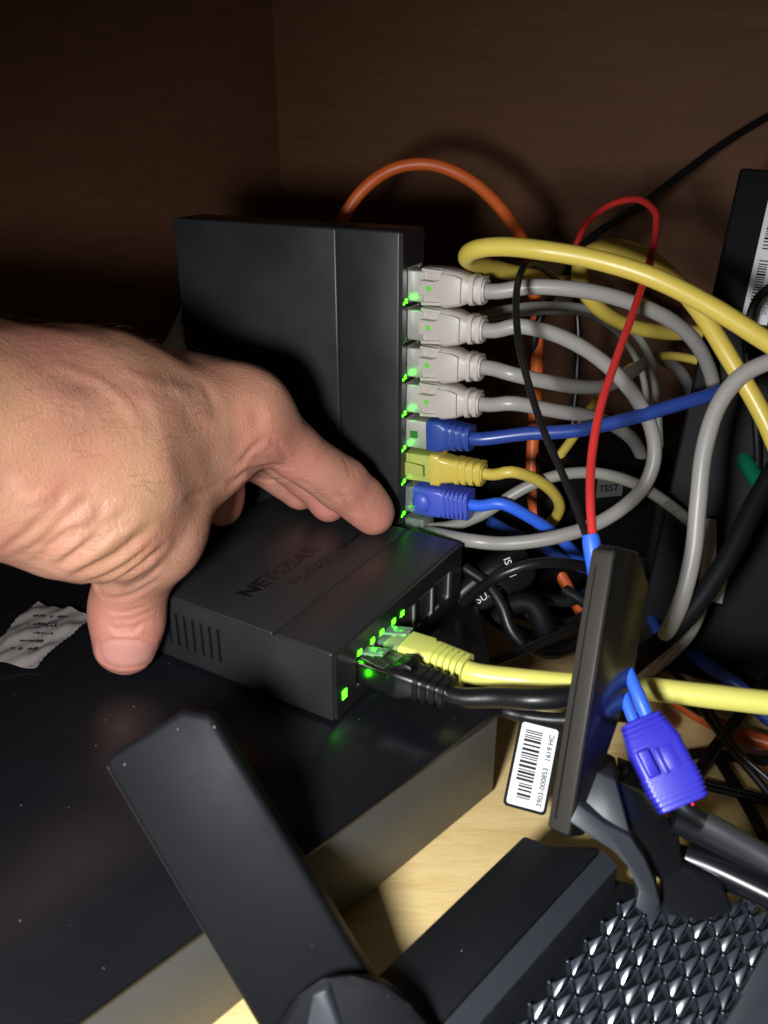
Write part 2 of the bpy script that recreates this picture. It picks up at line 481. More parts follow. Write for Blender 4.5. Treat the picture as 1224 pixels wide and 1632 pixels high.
# ------------------------------------------------------------------ RJ45 cables
def plug_frame(Mf, x, y, z=0.0):
    """frame at a port: local x out of the port, y along the row, z up/front (latch side at -z)"""
    o = Mf @ (Vector((x, y, z)) * .001)
    ax = Vector((Mf[0][0], Mf[1][0], Mf[2][0])); ay = Vector((Mf[0][1], Mf[1][1], Mf[2][1])); az = Vector((Mf[0][2], Mf[1][2], Mf[2][2]))
    return frame(o, az, ax, ay)


def ribs(M, parent, mat, x0, n, step, w, t, thick, dw=0.0):
    for k in range(n):
        loft('rib', M, [(x0 + k * step, w - dw * k, t - dw * k, 2.6), (x0 + k * step + thick, w - dw * k, t - dw * k, 2.6)], mat, parent)


def plug_body(M, parent, mat, x0=-4, x1=9, w=12.2, t=8.6, pins=True):
    b = loft('plug', M, [(x0, w, t, .7), (x1, w, t, .7)], mat, parent)
    return b


def boot_grey(M, e):
    plug_body(M, e, 'metal', -5, 7.2)
    b = loft('boot', M, [(5.6, 14.0, 8.8, 1.6, 0, -1.5), (6.0, 14.6, 9.2, 1.8, 0, -1.5), (13.6, 14.8, 9.2, 1.8, 0, -1.5), (15.6, 14.8, 11.8, 2.4, 0, -.2), (17, 14.8, 12.0, 2.6), (22, 13.2, 11.2, 3.2), (25.4, 10.6, 9.6, 3.4), (26.4, 9.8, 9.2, 3.4), (31.5, 8.8, 8.8, 3.6), (32.0, 8.4, 8.4, 3.6)], 'grey_boot', e)
    # raised snag cover on the side that faces the viewer: bridge with a tongue, and two side lips
    Mp = M @ Matrix.Translation((0, 0, .0059))
    cover = [(15.0, -6.0), (20.6, -5.6), (23.5, -4.6), (23.5, 4.6), (20.6, 5.6), (15.0, 6.0), (14.4, 3.4), (12.0, 2.6), (6.2, 2.9), (6.2, -2.9), (12.0, -2.6), (14.4, -3.4)]
    prism('boot_tongue', Mp, cover, -3.2, .5, 'grey_boot', b, bevel=.35)
    for sgn in (-1, 1):
        prism('boot_lip', Mp, [(6.2, sgn * 5.9), (14.6, sgn * 5.4), (15.4, sgn * 6.6), (6.2, sgn * 7.2)], -3.4, -1.6, 'grey_boot', b, bevel=.25)
    prism('latch_window', Mp, [(9.3, -.9), (11.0, -1.3), (11.5, .2), (10.9, 1.2), (9.5, .9)], .4, .62, 'latch_led_glow', b)
    for x in (26.4, 29.6):
        r = loft('rib', M, [(x, 11.9 - (x - 26) * .3, 11.2 - (x - 26) * .3, 3.4), (x + 1.7, 11.5 - (x - 26) * .3, 10.9 - (x - 26) * .3, 3.4)], 'grey_boot', e)
    return 32.0


def boot_shield_blue(M, e):
    p = plug_body(M, e, 'metal', -5, 10.5, 12.4, 9.4)
    bbox('latch_window', M, (2.5, -1.6, 4.6), (6.0, 1.6, 4.95), 'led_dim', p)
    loft('boot', M, [(10.2, 13.2, 11.0, 1.6), (10.6, 13.6, 11.4, 1.8), (16, 13.6, 11.4, 1.8), (18, 11.6, 10.4, 2.6), (28.5, 8.8, 8.6, 3.4)], 'blue_cord', e)
    for k in range(4):
        loft('rib', M, [(18.4 + k * 2.9, 12.4 - .6 * k, 10.9 - .4 * k, 3), (20.0 + k * 2.9, 12.2 - .6 * k, 10.7 - .4 * k, 3)], 'blue_cord', e)
    return 28.5


def boot_yellow_clear(M, e):
    plug_body(M, e, 'clear_yellow', -4, 12, 12.2, 8.6)
    loft('latch', M, [(-1, 6, 1.0, .3, 0, 5.6), (10, 5, 1.0, .3, 0, 7.4)], 'clear_yellow', e)
    loft('boot', M, [(6, 9.4, 6.6, 1), (12, 10, 7.2, 1.2), (12.1, 14.2, 10.2, 1.4), (16, 14.2, 10.2, 1.4), (16.6, 12.0, 10.0, 2), (22, 10.6, 9.6, 2.6), (35, 7.8, 7.8, 3)], 'yellow_cord', e)
    for k in range(4):
        loft('rib', M, [(23.0 + k * 3.2, 11.2 - .3 * k, 10.2 - .3 * k, 2.4), (24.9 + k * 3.2, 11.0 - .3 * k, 10.0 - .3 * k, 2.4)], 'yellow_cord', e)
    return 35.0


def boot_blue_bubble(M, e):
    plug_body(M, e, 'clear_plastic', -4, 6, 12.0, 8.4)
    b = loft('boot', M, [(4.6, 12.6, 10.4, 2), (5.0, 13.4, 11.0, 2.2), (17, 13.4, 11.4, 2), (18.4, 11.4, 10.4, 2.4), (29.5, 9.2, 9.0, 3)], 'periwinkle', e)
    bm = bmesh.new(); bmesh.ops.create_uvsphere(bm, u_segments=20, v_segments=10, radius=1)
    for v in bm.verts: v.co = Vector((8.8 + v.co.x * 4.4, v.co.y * 4.8, 5.4 + v.co.z * 2.6))
    bm_obj('boot_bubble', bm, M, 'periwinkle', b, smooth=True)
    for k in range(6):
        loft('rib', M, [(18.6 + k * 1.95, 13.2 - .12 * k, 11.6 - .2 * k, 2), (19.8 + k * 1.95, 13.0 - .12 * k, 11.4 - .2 * k, 2)], 'periwinkle', e)
    return 30.0


def boot_clear(M, e):
    plug_body(M, e, 'clear_plastic', -4, 10, 12.0, 8.2)
    loft('collar', M, [(9, 13.0, 10.2, .5), (10.2, 13.0, 10.2, .5)], 'clear_plastic', e)
    loft('latch', M, [(-1, 6, 1.0, .3, 0, 5.4), (9.5, 5, 1.0, .3, 0, 7.2)], 'clear_plastic', e)
    return 2.0


def boot_lemon(M, e):
    plug_body(M, e, 'clear_plastic', -4, 9, 11.8, 8.4)
    loft('latch', M, [(-1, 6, 1.0, .3, 0, 5.2), (10, 5, 1.0, .3, 0, 8.2)], 'clear_plastic', e)
    loft('boot', M, [(2.5, 9.6, 6.6, 1), (8, 10.6, 7.6, 1.4), (9, 12.8, 10.4, 1.8), (18, 12.8, 10.8, 1.8), (20, 10.4, 9.6, 2.6), (33, 8.2, 8.2, 3)], 'lemon_boot', e)
    for k in range(6):
        loft('rib', M, [(20.0 + k * 2.3, 12.6 - .25 * k, 11.2 - .2 * k, 3.2), (21.5 + k * 2.3, 12.5 - .25 * k, 11.0 - .2 * k, 3.2)], 'lemon_boot', e)
    return 33.0


def boot_black(M, e):
    p = plug_body(M, e, 'metal_dark', -4, 13.5, 12.2, 9.0)
    loft('latch', M, [(0, 5, .9, .3, 0, 5.2), (9, 4.4, .9, .3, 0, 7.6)], 'clear_plastic', p)
    loft('boot', M, [(13.2, 12.8, 10.6, 1.6), (13.6, 13.2, 11.0, 1.8), (17, 13.2, 11.2, 1.8), (21, 11.2, 10.0, 2.6), (34, 8.2, 8.2, 3.2)], 'black_cord', e)
    loft('snag_hook', M, [(14.6, 8, 1.6, .5, 0, 5.4), (18.6, 7, 2.4, .8, 0, 7.0), (20.6, 6, 1.4, .5, 0, 6.4)], 'black_cord', e)
    for k in range(4):
        loft('rib', M, [(22.4 + k * 3.1, 11.6 - .3 * k, 10.8 - .3 * k, 3), (24.3 + k * 3.1, 11.4 - .3 * k, 10.6 - .3 * k, 3)], 'black_cord', e)
    return 34.0


def lan_cable(Mf, x, y, boot, cord_mat, r, path, label, group=None, lead=4.0, tilt=0.0):
    M = plug_frame(Mf, x, y)
    if tilt: M = M @ Matrix.Rotation(math.radians(-tilt), 4, 'Z')
    e = empty('ethernet_cable', M.translation.copy(), label, 'cable', group)
    end = boot(M, e)
    off = proj(M @ Vector(((end + lead) * .001, 0, 0)))[2] - 4 - path[0][2]; n_ = len(path) - 1
    path = [(u, v, D + off * (1 - i / n_)) for i, (u, v, D) in enumerate(path)]
    pts = [M @ Vector(((end - 5) * .001, 0, 0)), M @ Vector(((end + lead) * .001, 0, 0))] + [P(*q) if len(q) == 3 else Vector(q) for q in path]
    tube('cord', pts, r, cord_mat, e, wobble=.012)
    return e


XB = lambda k: firstB + k * pitB
GREY = 'grey ethernet patch cables in the upright switch'
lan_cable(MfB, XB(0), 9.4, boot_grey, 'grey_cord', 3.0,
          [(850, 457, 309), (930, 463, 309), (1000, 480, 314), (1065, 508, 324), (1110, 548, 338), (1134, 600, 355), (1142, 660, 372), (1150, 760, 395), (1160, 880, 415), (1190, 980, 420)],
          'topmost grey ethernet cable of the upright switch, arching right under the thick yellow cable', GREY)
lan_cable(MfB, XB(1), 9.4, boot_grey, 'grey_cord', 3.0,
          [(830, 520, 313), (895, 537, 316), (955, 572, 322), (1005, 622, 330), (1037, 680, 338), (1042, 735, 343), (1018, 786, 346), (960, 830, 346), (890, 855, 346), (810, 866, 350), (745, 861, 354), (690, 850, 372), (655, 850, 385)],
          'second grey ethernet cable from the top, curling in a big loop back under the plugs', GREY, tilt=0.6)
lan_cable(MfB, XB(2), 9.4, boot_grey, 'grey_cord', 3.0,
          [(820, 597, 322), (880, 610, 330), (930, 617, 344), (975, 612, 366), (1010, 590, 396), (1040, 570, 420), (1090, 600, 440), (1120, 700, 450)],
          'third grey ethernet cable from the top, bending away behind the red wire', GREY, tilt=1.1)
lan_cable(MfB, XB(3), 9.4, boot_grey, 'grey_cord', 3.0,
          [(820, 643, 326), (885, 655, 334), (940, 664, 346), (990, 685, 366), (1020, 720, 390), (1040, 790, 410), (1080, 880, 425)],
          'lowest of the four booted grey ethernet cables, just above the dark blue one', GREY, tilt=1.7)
lan_cable(MfB, XB(4), 9.4, boot_shield_blue, 'blue_cord', 2.9,
          [(840, 691, 326), (920, 686, 326), (1000, 668, 328), (1075, 646, 332), (1140, 626, 338), (1200, 596, 350), (1260, 540, 365)],
          'dark blue ethernet cable with a metal plug sweeping right across the upright switch cables', tilt=2.2)
lan_cable(MfB, XB(5), 9.4, boot_yellow_clear, 'yellow_cord', 2.5,
          [(815, 752, 332), (850, 762, 340), (880, 783, 352), (892, 808, 366), (880, 832, 382), (860, 845, 400), (850, 870, 420)],
          'thin yellow ethernet cable plugged in between the two blue plugs', tilt=2.8)
lan_cable(MfB, XB(6), 9.4, boot_blue_bubble, 'blue_sleeve', 2.6,
          [(800, 803, 334), (845, 825, 342), (890, 856, 356), (925, 892, 372), (960, 930, 396), (1010, 985, 415)],
          'bright blue ethernet cable with a rounded blue boot near the fingertip', tilt=3.3)
lan_cable(MfB, XB(7), 9.4, boot_clear, 'beige_cord', 2.55,
          [(720, 838, 340), (770, 819, 337), (830, 781, 335), (888, 758, 337), (950, 754, 342), (1010, 770, 347), (1062, 801, 352), (1110, 842, 360), (1140, 885, 372), (1150, 950, 395)],
          'beige ethernet cable with a clear plug leaving the lowest port of the upright switch', tilt=3.9)

def cord_print(s_, px0, px1, D, r, size, host):
    a, b = P(*px0, D), P(*px1, D); ex = (b - a).normalized(); toc = (Vector((0, 0, CAM_H)) - a).normalized()
    ez = (toc - ex * toc.dot(ex)).normalized(); ey = ez.cross(ex)
    text('cord_print', s_, frame(a + ez * r * .001 - ey * size * .35 * .001, ex, ey, ez), size, 'print_black', host, .05)
cord_print('E373C', (1058, 800), (1100, 833), 356, 2.6, 2.6, bpy.data.objects['ethernet_cable.007'])


XS = lambda k: firstS + k * pitS
lan_cable(MfS, XS(1), 12.2, boot_lemon, 'lemon_cord', 3.9,
          [(840, 1084, 262), (930, 1092, 258), (1020, 1097, 258), (1120, 1108, 258), (1224, 1120, 258), (1330, 1130, 258)],
          'lemon yellow ethernet cable running right from the small switch, passing behind the antenna')
lan_cable(MfS, XS(0), 12.2, boot_black, 'black_cord', 3.4,
          [(790, 1112, 252), (860, 1115, 250), (930, 1108, 258), (1000, 1095, 285), (1060, 1095, 320), (1120, 1130, 335)],
          'black ethernet cable with a metal plug in the near port of the small switch')


# ------------------------------------------------------------------ loose cables
def cable(name, mat, r, path, label, cat='cable', group=None, sides=14, wobble=.012):
    pts = [P(*q) for q in path]
    o = tube(name, pts, r, mat, None, sides, wobble)
    return tag(o, label, cat, group)


cable('network_cable', 'yellow_cord', 3.4,
      [(900, 452, 372), (860, 444, 362), (805, 432, 346), (765, 422, 330), (744, 411, 316), (757, 398, 306), (800, 393, 300), (865, 399, 294), (950, 414, 290), (1040, 442, 286), (1130, 487, 284), (1224, 545, 282), (1330, 610, 280)],
      'thick yellow cable that folds back at the topmost grey boot and sweeps down right')
cable('network_cable', 'yellow_cord', 3.4,
      [(1120, 530, 400), (1060, 530, 395), (1000, 518, 385), (955, 492, 372), (925, 450, 362), (930, 412, 352), (968, 394, 342), (1020, 404, 332), (1068, 440, 322), (1118, 500, 314), (1168, 580, 310), (1212, 655, 308), (1250, 740, 306)],
      'second thick yellow cable looping just behind the first and dropping at the right')
cable('network_cable', 'yellow_cord', 2.2,
      [(1150, 590, 420), (1110, 574, 420), (1055, 568, 420), (1000, 590, 415), (950, 640, 408), (915, 695, 400), (888, 735, 396), (880, 775, 396), (900, 815, 398), (920, 860, 410)],
      'thin yellow cable climbing far behind the red wire')
cable('network_cable', 'grey_cord', 3.15,
      [(1330, 560, 300), (1265, 567, 302), (1222, 578, 304), (1178, 602, 306), (1143, 650, 308), (1122, 720, 309), (1113, 800, 310), (1105, 880, 311), (1087, 955, 314), (1062, 1010, 322), (1035, 1055, 336), (1010, 1095, 350)],
      'thick grey cable hanging in a long vertical curve at the right')
cable('network_cable', 'grey_cord', 2.9,
      [(1130, 830, 352), (1130, 880, 348), (1122, 945, 346), (1100, 1005, 346), (1064, 1045, 352), (1030, 1072, 362), (1000, 1090, 370)],
      'short grey cable bend partly hidden behind the thick vertical grey cable')
cable('network_cable', 'beige_cord', 1.9,
      [(755, 505, 372), (800, 494, 376), (860, 487, 380), (930, 491, 386), (995, 515, 392), (1035, 568, 398), (1047, 640, 404), (1052, 720, 410), (1060, 800, 420)],
      'thin pale cable arching behind the grey patch cables')
cable('network_cable', 'beige_cord', 1.6,
      [(765, 512, 382), (812, 502, 386), (870, 496, 390), (930, 500, 396), (985, 530, 402), (1020, 585, 408), (1032, 650, 414), (1036, 730, 420)],
      'thinner pale cable following just inside the other pale arch')
cable('orange_cable', 'orange_cord', 3.0,
      [(520, 420, 425), (545, 352, 420), (580, 301, 415), (630, 268, 412), (690, 263, 410), (750, 288, 408), (800, 334, 405), (834, 388, 402), (850, 450, 400), (856, 530, 400), (855, 610, 400), (850, 690, 402), (848, 765, 404), (857, 830, 408), (882, 892, 412), (908, 942, 408), (936, 990, 400), (980, 1040, 384), (1035, 1085, 366), (1095, 1128, 351), (1150, 1158, 341), (1224, 1184, 332), (1300, 1200, 326)],
      'orange cable arching over the upright switch and down behind the patch cables')
cable('power_cable', 'black_cord', 2.0,
      [(1330, 130, 470), (1224, 186, 450), (1150, 231, 440), (1080, 282, 428), (1020, 328, 418), (960, 366, 410), (926, 396, 404), (900, 440, 398), (868, 490, 392), (850, 560, 400), (860, 660, 430)],
      'black cord running from the top right corner down behind the yellow cables')
cable('power_cable', 'black_cord', 1.7,
      [(918, 470, 425), (922, 540, 430), (918, 620, 436), (912, 700, 440), (920, 800, 440)],
      'thin black cord hanging straight down behind the grey patch cables')
cable('power_cable', 'black_matte', 3.9,
      [(1330, 640, 322), (1262, 710, 320), (1205, 800, 318), (1165, 880, 316), (1120, 950, 317), (1075, 1003, 322), (1030, 1042, 328), (990, 1075, 336)],
      'thick matte black cord crossing in front of the grey cables beside the antenna')
cable('green_cable', 'green_cord', 3.6,
      [(1105, 655, 402), (1140, 684, 386), (1178, 722, 368), (1205, 762, 358), (1240, 815, 348), (1290, 880, 340)], 'dark green cable at the right edge under the grey loop')
cable('network_cable', 'blue_cord', 2.9,
      [(1085, 1030, 392), (1120, 1054, 368), (1150, 1075, 356), (1185, 1100, 350), (1230, 1150, 343)], 'short blue cable stub above the lemon yellow cable at the right')
cable('network_cable', 'blue_cord', 2.7,
      [(780, 830, 392), (820, 852, 396), (858, 870, 400), (895, 890, 404), (930, 905, 408)], 'dark blue cable in the shade below the bright blue one')
cable('network_cable', 'blue_cord', 2.4,
      [(1020, 950, 400), (1038, 985, 385), (1050, 1010, 375), (1070, 1050, 372)], 'small dark blue cable piece behind the antenna')


# Black wires lying about on the table at the right: (pixel path on the table, height mm)
def table_cord(mat, r, path, label, twin=False, cat='cord'):
    pts = [PZ(u, v, z) for u, v, z in path]
    if not twin:
        return tag(tube('power_cable', pts, r, mat, None, 10), label, cat)
    e = empty('twin_cable', pts[0].copy(), label, cat)
    d = (pts[-1] - pts[0]).normalized(); s = d.cross(UP).normalized() * r * .00105
    tube('wire', [p + s for p in pts], r, mat, e, 10); tube('wire', [p - s for p in pts], r, mat, e, 10)
    return e


table_cord('black_cord', 1.2, [(1290, 1010, 8), (1224, 1084, 12), (1180, 1140, 14), (1137, 1196, 8), (1100, 1250, 3)], 'black twin cord slanting from the right edge past the orange cable', True)
table_cord('black_cord', 1.6, [(1030, 1090, 4), (1052, 1074, 14), (1082, 1080, 24), (1115, 1125, 20), (1160, 1185, 16), (1224, 1262, 9), (1280, 1330, 4)], 'black cord arching out from behind the lemon yellow cable', False)
table_cord('black_cord', 1.0, [(1128, 1125, 26), (1150, 1160, 25), (1185, 1205, 22), (1235, 1250, 18)], 'thin black wire crossing over the orange cable', False)
table_cord('black_cord', 2.1, [(1085, 1205, 3), (1130, 1200, 4), (1180, 1208, 4), (1260, 1216, 4)], 'black cord lying level on the wood beneath the orange cable', False)
table_cord('black_cord', 1.2, [(1140, 1200, 2), (1165, 1240, 2), (1190, 1280, 2), (1220, 1335, 2)], 'black twin cord running down the wood toward the router at right', True)
table_cord('black_cord', 1.2, [(1120, 1250, 3), (1170, 1262, 3), (1224, 1276, 3), (1270, 1290, 3)], 'lowest black twin cord lying on the wood at the right edge', True)
table_cord('black_cord', .8, [(1075, 1030, 8), (1130, 1032, 8), (1180, 1012, 8), (1240, 990, 8)], 'fine dark wire on the wood beyond the blue stub', True)
table_cord('black_cord', 1.2, [(770, 1062, 26), (810, 1046, 30), (870, 1020, 34), (945, 988, 34), (1010, 960, 30)], 'thin black twin cord slanting above the lemon yellow cable', True)

# coil of thick black cord on the wood behind the small switch
pts = []
for k in range(46):
    a = k * .42; rr = 33 + 4 * math.sin(k * 1.3)
    pts.append(Vector((.083 + .001 * rr * 1.05 * math.cos(a), .350 + .001 * rr * .8 * math.sin(a), .006 + .00072 * k + .002 * math.sin(k * 2.1))))
tag(tube('coiled_cable', pts, 2.6, 'black_cord', None, 12), 'coil of thick black power cord on the wood behind the small switch', 'cord')
cable('power_cable', 'black_cord', 2.2, [(738, 962, 352), (765, 938, 345), (800, 915, 338), (850, 899, 336), (905, 898, 342), (960, 915, 356), (990, 960, 372)],
      'black cord arching over the coil beside the small switch')
cable('power_cable', 'black_cord', 2.6, [(740, 905, 360), (775, 930, 356), (800, 965, 352), (815, 1005, 350), (845, 1035, 350), (890, 1040, 352), (935, 1015, 358), (940, 970, 368), (900, 940, 376)],
      'thick black cord bent around the front of the coil')
cable('power_cable', 'black_matte', 4.6, [(795, 985, 362), (820, 962, 358), (850, 965, 356), (868, 1000, 356), (880, 1030, 362)],
      'twisted black cord bundle in the middle of the coil')

# black plug with white lettering
M = frame(P(785, 925, 366), Vector((.85, .3, .42)).normalized(), Vector((-.45, .2, .87)).normalized(), Vector((.15, -.93, .2)).normalized())
pb = empty('power_plug', M.translation.copy(), 'black moulded plug with small white lettering behind the small switch', 'plug')
loft('plug_body', M, [(-18, 12, 9, 3), (-6, 17, 12, 3), (14, 18, 13, 3), (18, 14, 10, 3)], 'black_cord', pb)
text('plug_print', 'SUNG', M @ Matrix.Translation((-.011, -.003, .0064)), 4.6, 'print_white', pb, .05)
M2 = frame(P(816, 905, 350), Vector((.35, -.3, -.88)).normalized(), Vector((.9, .2, .3)).normalized(), Vector((-.1, -.93, .3)).normalized())
text('plug_print', 'IS1M', M2 @ Matrix.Translation((-.006, -.002, .0064)), 4.2, 'print_white', pb, .05)


# ------------------------------------------------------------------ red and black lead with blue sleeves and the purple connector
R0 = P(948, 900, 262)
lead = empty('adapter_lead', R0, 'red and black wires joining into a blue sleeve and a ribbed purple connector', 'cable')
tube('red_wire', [P(*q) for q in [(905, 420, 405), (920, 385, 400), (938, 352, 390), (975, 326, 376), (1015, 318, 360), (1042, 335, 346), (1046, 362, 338), (1036, 415, 324), (1012, 490, 308), (983, 570, 295), (957, 650, 284), (943, 730, 276), (941, 800, 268), (945, 860, 264)]],
     1.45, 'red_cord', lead)
tube('black_wire', [P(*q) for q in [(905, 468, 360), (880, 440, 340), (850, 420, 316), (833, 428, 304), (823, 470, 297), (826, 540, 292), (842, 610, 288), (864, 680, 283), (892, 745, 278), (915, 800, 272), (937, 860, 265)]],
     1.28, 'black_cord', lead)
tube('blue_sleeve', [P(*q) for q in [(941, 852, 264.5), (943, 866, 264.2), (946, 890, 263.6), (949, 920, 263), (953, 960, 262), (962, 985, 262)]],
     [2.5, 2.85, 2.7, 2.2, 1.9, 1.8], 'blue_sleeve', lead, 16)
tube('blue_tail', [P(*q) for q in [(968, 985, 262), (985, 1030, 259), (1000, 1066, 256), (1012, 1096, 252.5), (1024, 1124, 250), (1036, 1154, 249)]], [1.6, 1.7, 1.8, 2.0, 2.1, 2.1], 'blue_sleeve', lead, 14)
tube('blue_tail', [P(*q) for q in [(962, 1000, 265), (978, 1050, 261), (990, 1090, 257), (1000, 1124, 253), (1014, 1158, 250)]], [1.4, 1.5, 1.6, 1.7, 1.7], 'blue_sleeve', lead, 14)
ax = (P(1090, 1283, 240) - P(1022, 1148, 250)).normalized()
side = Vector((1, 0, 0)) - ax * ax.x; side.normalize()
side = (Matrix.Rotation(math.radians(14), 3, ax) @ side)
nor = ax.cross(side); nor = -nor if nor.y > 0 else nor
Mc = frame(P(1022, 1150, 250), ax, side, nor) @ Matrix.Scale(.88, 4)
con = loft('connector', Mc, [(-1, 11, 9, 2.5), (0, 13.5, 10.5, 2.6), (5, 16.5, 12.5, 2.4), (9, 17.5, 13.5, 2.0), (22, 17.5, 13.5, 2.0), (27.5, 15.5, 12.5, 2.0), (28.5, 15.0, 12.0, 2.0)], 'purple', lead)
for k in range(6):
    loft('rib', Mc, [(-.5 + k * 1.75, 14.2 + k * .74, 11.2 + k * .5, 2.4), (.55 + k * 1.75, 14.6 + k * .74, 11.5 + k * .5, 2.4)], 'purple', con)
for k in range(7):
    loft('rib', Mc, [(17.4 + k * 1.6, 18.2 - max(0, k - 3) * .45, 14.2 - max(0, k - 3) * .2, 2), (18.35 + k * 1.6, 18.2 - max(0, k - 3) * .45, 14.2 - max(0, k - 3) * .2, 2)], 'purple', con)
loft('grip_ridge', Mc, [(8.6, 3.0, 2.4, .8, -4.6, 6.9), (9.2, 4.2, 3.4, 1, -4.6, 7.0), (17, 4.2, 3.4, 1, -4.6, 7.0), (17.6, 3.4, 2.6, .8, -4.6, 6.9)], 'purple', con)
bbox('grip_window', Mc, (10, .2, 6.0), (18, 4.8, 6.95), 'purple', con, bevel=.2)
bbox('window_edge', Mc, (9.6, -1.4, 6.0), (18.2, .3, 7.9), 'purple', con, bevel=.4)
bm = bmesh.new(); bmesh.ops.create_uvsphere(bm, u_segments=10, v_segments=6, radius=.55)
for v in bm.verts: v.co += Vector((29.2, 2.4, 4.2))
bm_obj('indicator_light', bm, Mc, 'red_dot', con, smooth=True)
tube('black_neck', [P(*q) for q in [(1070, 1268, 243), (1092, 1288, 241), (1112, 1302, 240), (1130, 1314, 239)]], [3.0, 2.8, 2.3, 2.3], 'black_cord', lead)
tube('black_cord', [P(*q) for q in [(1122, 1310, 239.5), (1150, 1325, 238), (1190, 1348, 236), (1240, 1378, 233), (1320, 1430, 228)]], 3.3, 'slate_cord', lead)

# ------------------------------------------------------------------ bar code tag on a black cord
tg = empty('cord_tag', P(850, 1220, 290), 'white bar code tag with rounded corners on a black cord beside the antenna', 'tag')
MT = frame(P(847, 1222, 288), (P(826, 1276, 286) - P(846, 1160, 294)).normalized(), Vector((1, 0, 0)), Vector((0, -1, 0)))
exT = (P(831, 1283, 285) - P(856, 1158, 293)).normalized()
eyT = (P(884, 1165, 291) - P(838, 1152, 293)); eyT = (eyT - exT * eyT.dot(exT)).normalized()
MT = frame(P(849, 1221, 289), exT, eyT, exT.cross(eyT) if exT.cross(eyT).y < 0 else -exT.cross(eyT))
card = prism('tag_card', MT, rrect(29.5, 14.6, 1.6), -.5, 0, 'black_matte', tg)
prism('tag_paper', MT, rrect(27.6, 12.6, 1.0), .02, .22, 'label_white', tg)
x = -11.5
while x < 11.6:
    w = random.choice((.35, .35, .6, .85)); g = random.choice((.35, .4, .6, .8))
    if abs(x - 5.5) < .5: g = 1.4
    bbox('bar', MT, (x, -4.6 + (1.2 if x > 5 else 0), .23), (x + w, 1.2, .30), 'print_black', tg); x += w + g
# lettering reads from the bottom of the tag upwards
MtT = MT @ Matrix.Translation((.0125, .0052, .0003)) @ Matrix(((-1, 0, 0, 0), (0, -1, 0, 0), (0, 0, 1, 0), (0, 0, 0, 1)))
text('tag_print', '3903-000853   1619 HC', MtT, 2.45, 'print_black', tg, .03, .02, 1.0)
tube('cord', [PZ(770, 1120, 26), P(800, 1132, 300), P(840, 1142, 297), P(885, 1147, 294), P(925, 1146, 292), P(990, 1140, 300), P(1060, 1160, 330)], 2.4, 'black_cord', tg)

# ------------------------------------------------------------------ upright black device with label at the right edge
bo = P(1180, 266, 352)
exd = Vector((.93, -.36, 0)); ezd = (P(1180, 266, 352) - P(1128, 500, 362)).normalized()
exd = (exd - ezd * exd.dot(ezd)).normalized(); eyd = ezd.cross(exd)
bz = 0.0
MD = frame(bo, exd, eyd, ezd)
hgt = (bo.z - .002) / ezd.z * 1000
dv = empty('black_modem', Vector((bo.x - .03, bo.y, 0)), 'black upright box with a white bar code strip at the right edge', 'modem')
bbox('housing', MD, (0, 0, -hgt), (95, 34, 0), 'black_matte', dv, bevel=1.6, seg=3)
lab = bbox('label_strip', MD, (13.5, -.25, -62), (24.0, .2, -3.5), 'barcode_grey', dv)
z = -60.0
while z < -6:
    w = random.choice((.35, .5, .9)); bbox('bar', MD, (15.4, -.32, z), (19.0, -.2, z + w), 'print_black', lab)
    z += w + random.choice((.45, .6, .9))
    if -36 < z < -33: z += 4
MtD = frame(MD @ Vector((.0226, -.0003, -.058)), ezd, -exd, -eyd)
text('label_print', 'S/N 2A1490527C', MtD, 2.2, 'print_black', lab, .02); text('label_print', 'MAC 08BD43', MtD @ Matrix.Translation((.029, 0, 0)), 2.2, 'print_black', lab, .02)
bbox('sticker', MD, (25, -.2, -182), (32, .1, -162), 'barcode_grey', dv)
cable('power_cable', 'black_cord', 1.7, [(1260, 448, 322), (1222, 462, 330), (1200, 490, 338), (1190, 540, 345), (1194, 600, 350), (1205, 680, 355), (1210, 800, 365)],
      'short black cord bent in front of the bar code strip at the right edge')

# black power adapters that fill the dark space behind the cables
def adapter(px, D, size, yaw, label, prn=None):
    w, d, h = size
    o = P(*px, D); a = math.radians(yaw)
    ex = Vector((math.cos(a), math.sin(a), 0)); ey = Vector((-math.sin(a), math.cos(a), 0))
    base = Vector((o.x, o.y, 0))
    e = empty('power_adapter', base, label, 'power adapter')
    Ma = frame(base, ex, ey, UP)
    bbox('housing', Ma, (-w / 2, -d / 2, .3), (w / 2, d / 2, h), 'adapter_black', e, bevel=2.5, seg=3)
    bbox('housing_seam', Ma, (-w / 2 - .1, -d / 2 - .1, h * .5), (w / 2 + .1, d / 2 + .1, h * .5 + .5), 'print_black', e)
    if prn:
        lb = bbox('rating_label', Ma, (-w / 2 + 24, -d / 2 - .25, h * .80), (-w / 2 + 37, -d / 2 + .3, h * .95), 'label_dim', e)
        text('label_print', prn, frame(Ma @ Vector(((-w / 2 + 25.0) / 1000, (-d / 2 - .3) / 1000, h * .835 / 1000)), ex, UP, -ey), 4.6, 'print_black', lb, .03, .1)
    return e


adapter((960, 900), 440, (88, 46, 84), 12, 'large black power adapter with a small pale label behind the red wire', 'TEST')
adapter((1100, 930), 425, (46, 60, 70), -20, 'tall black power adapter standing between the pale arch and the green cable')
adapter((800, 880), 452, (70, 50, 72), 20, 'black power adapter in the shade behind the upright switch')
adapter((1180, 960), 405, (60, 40, 36), -8, 'low black power adapter in front of the upright black box')

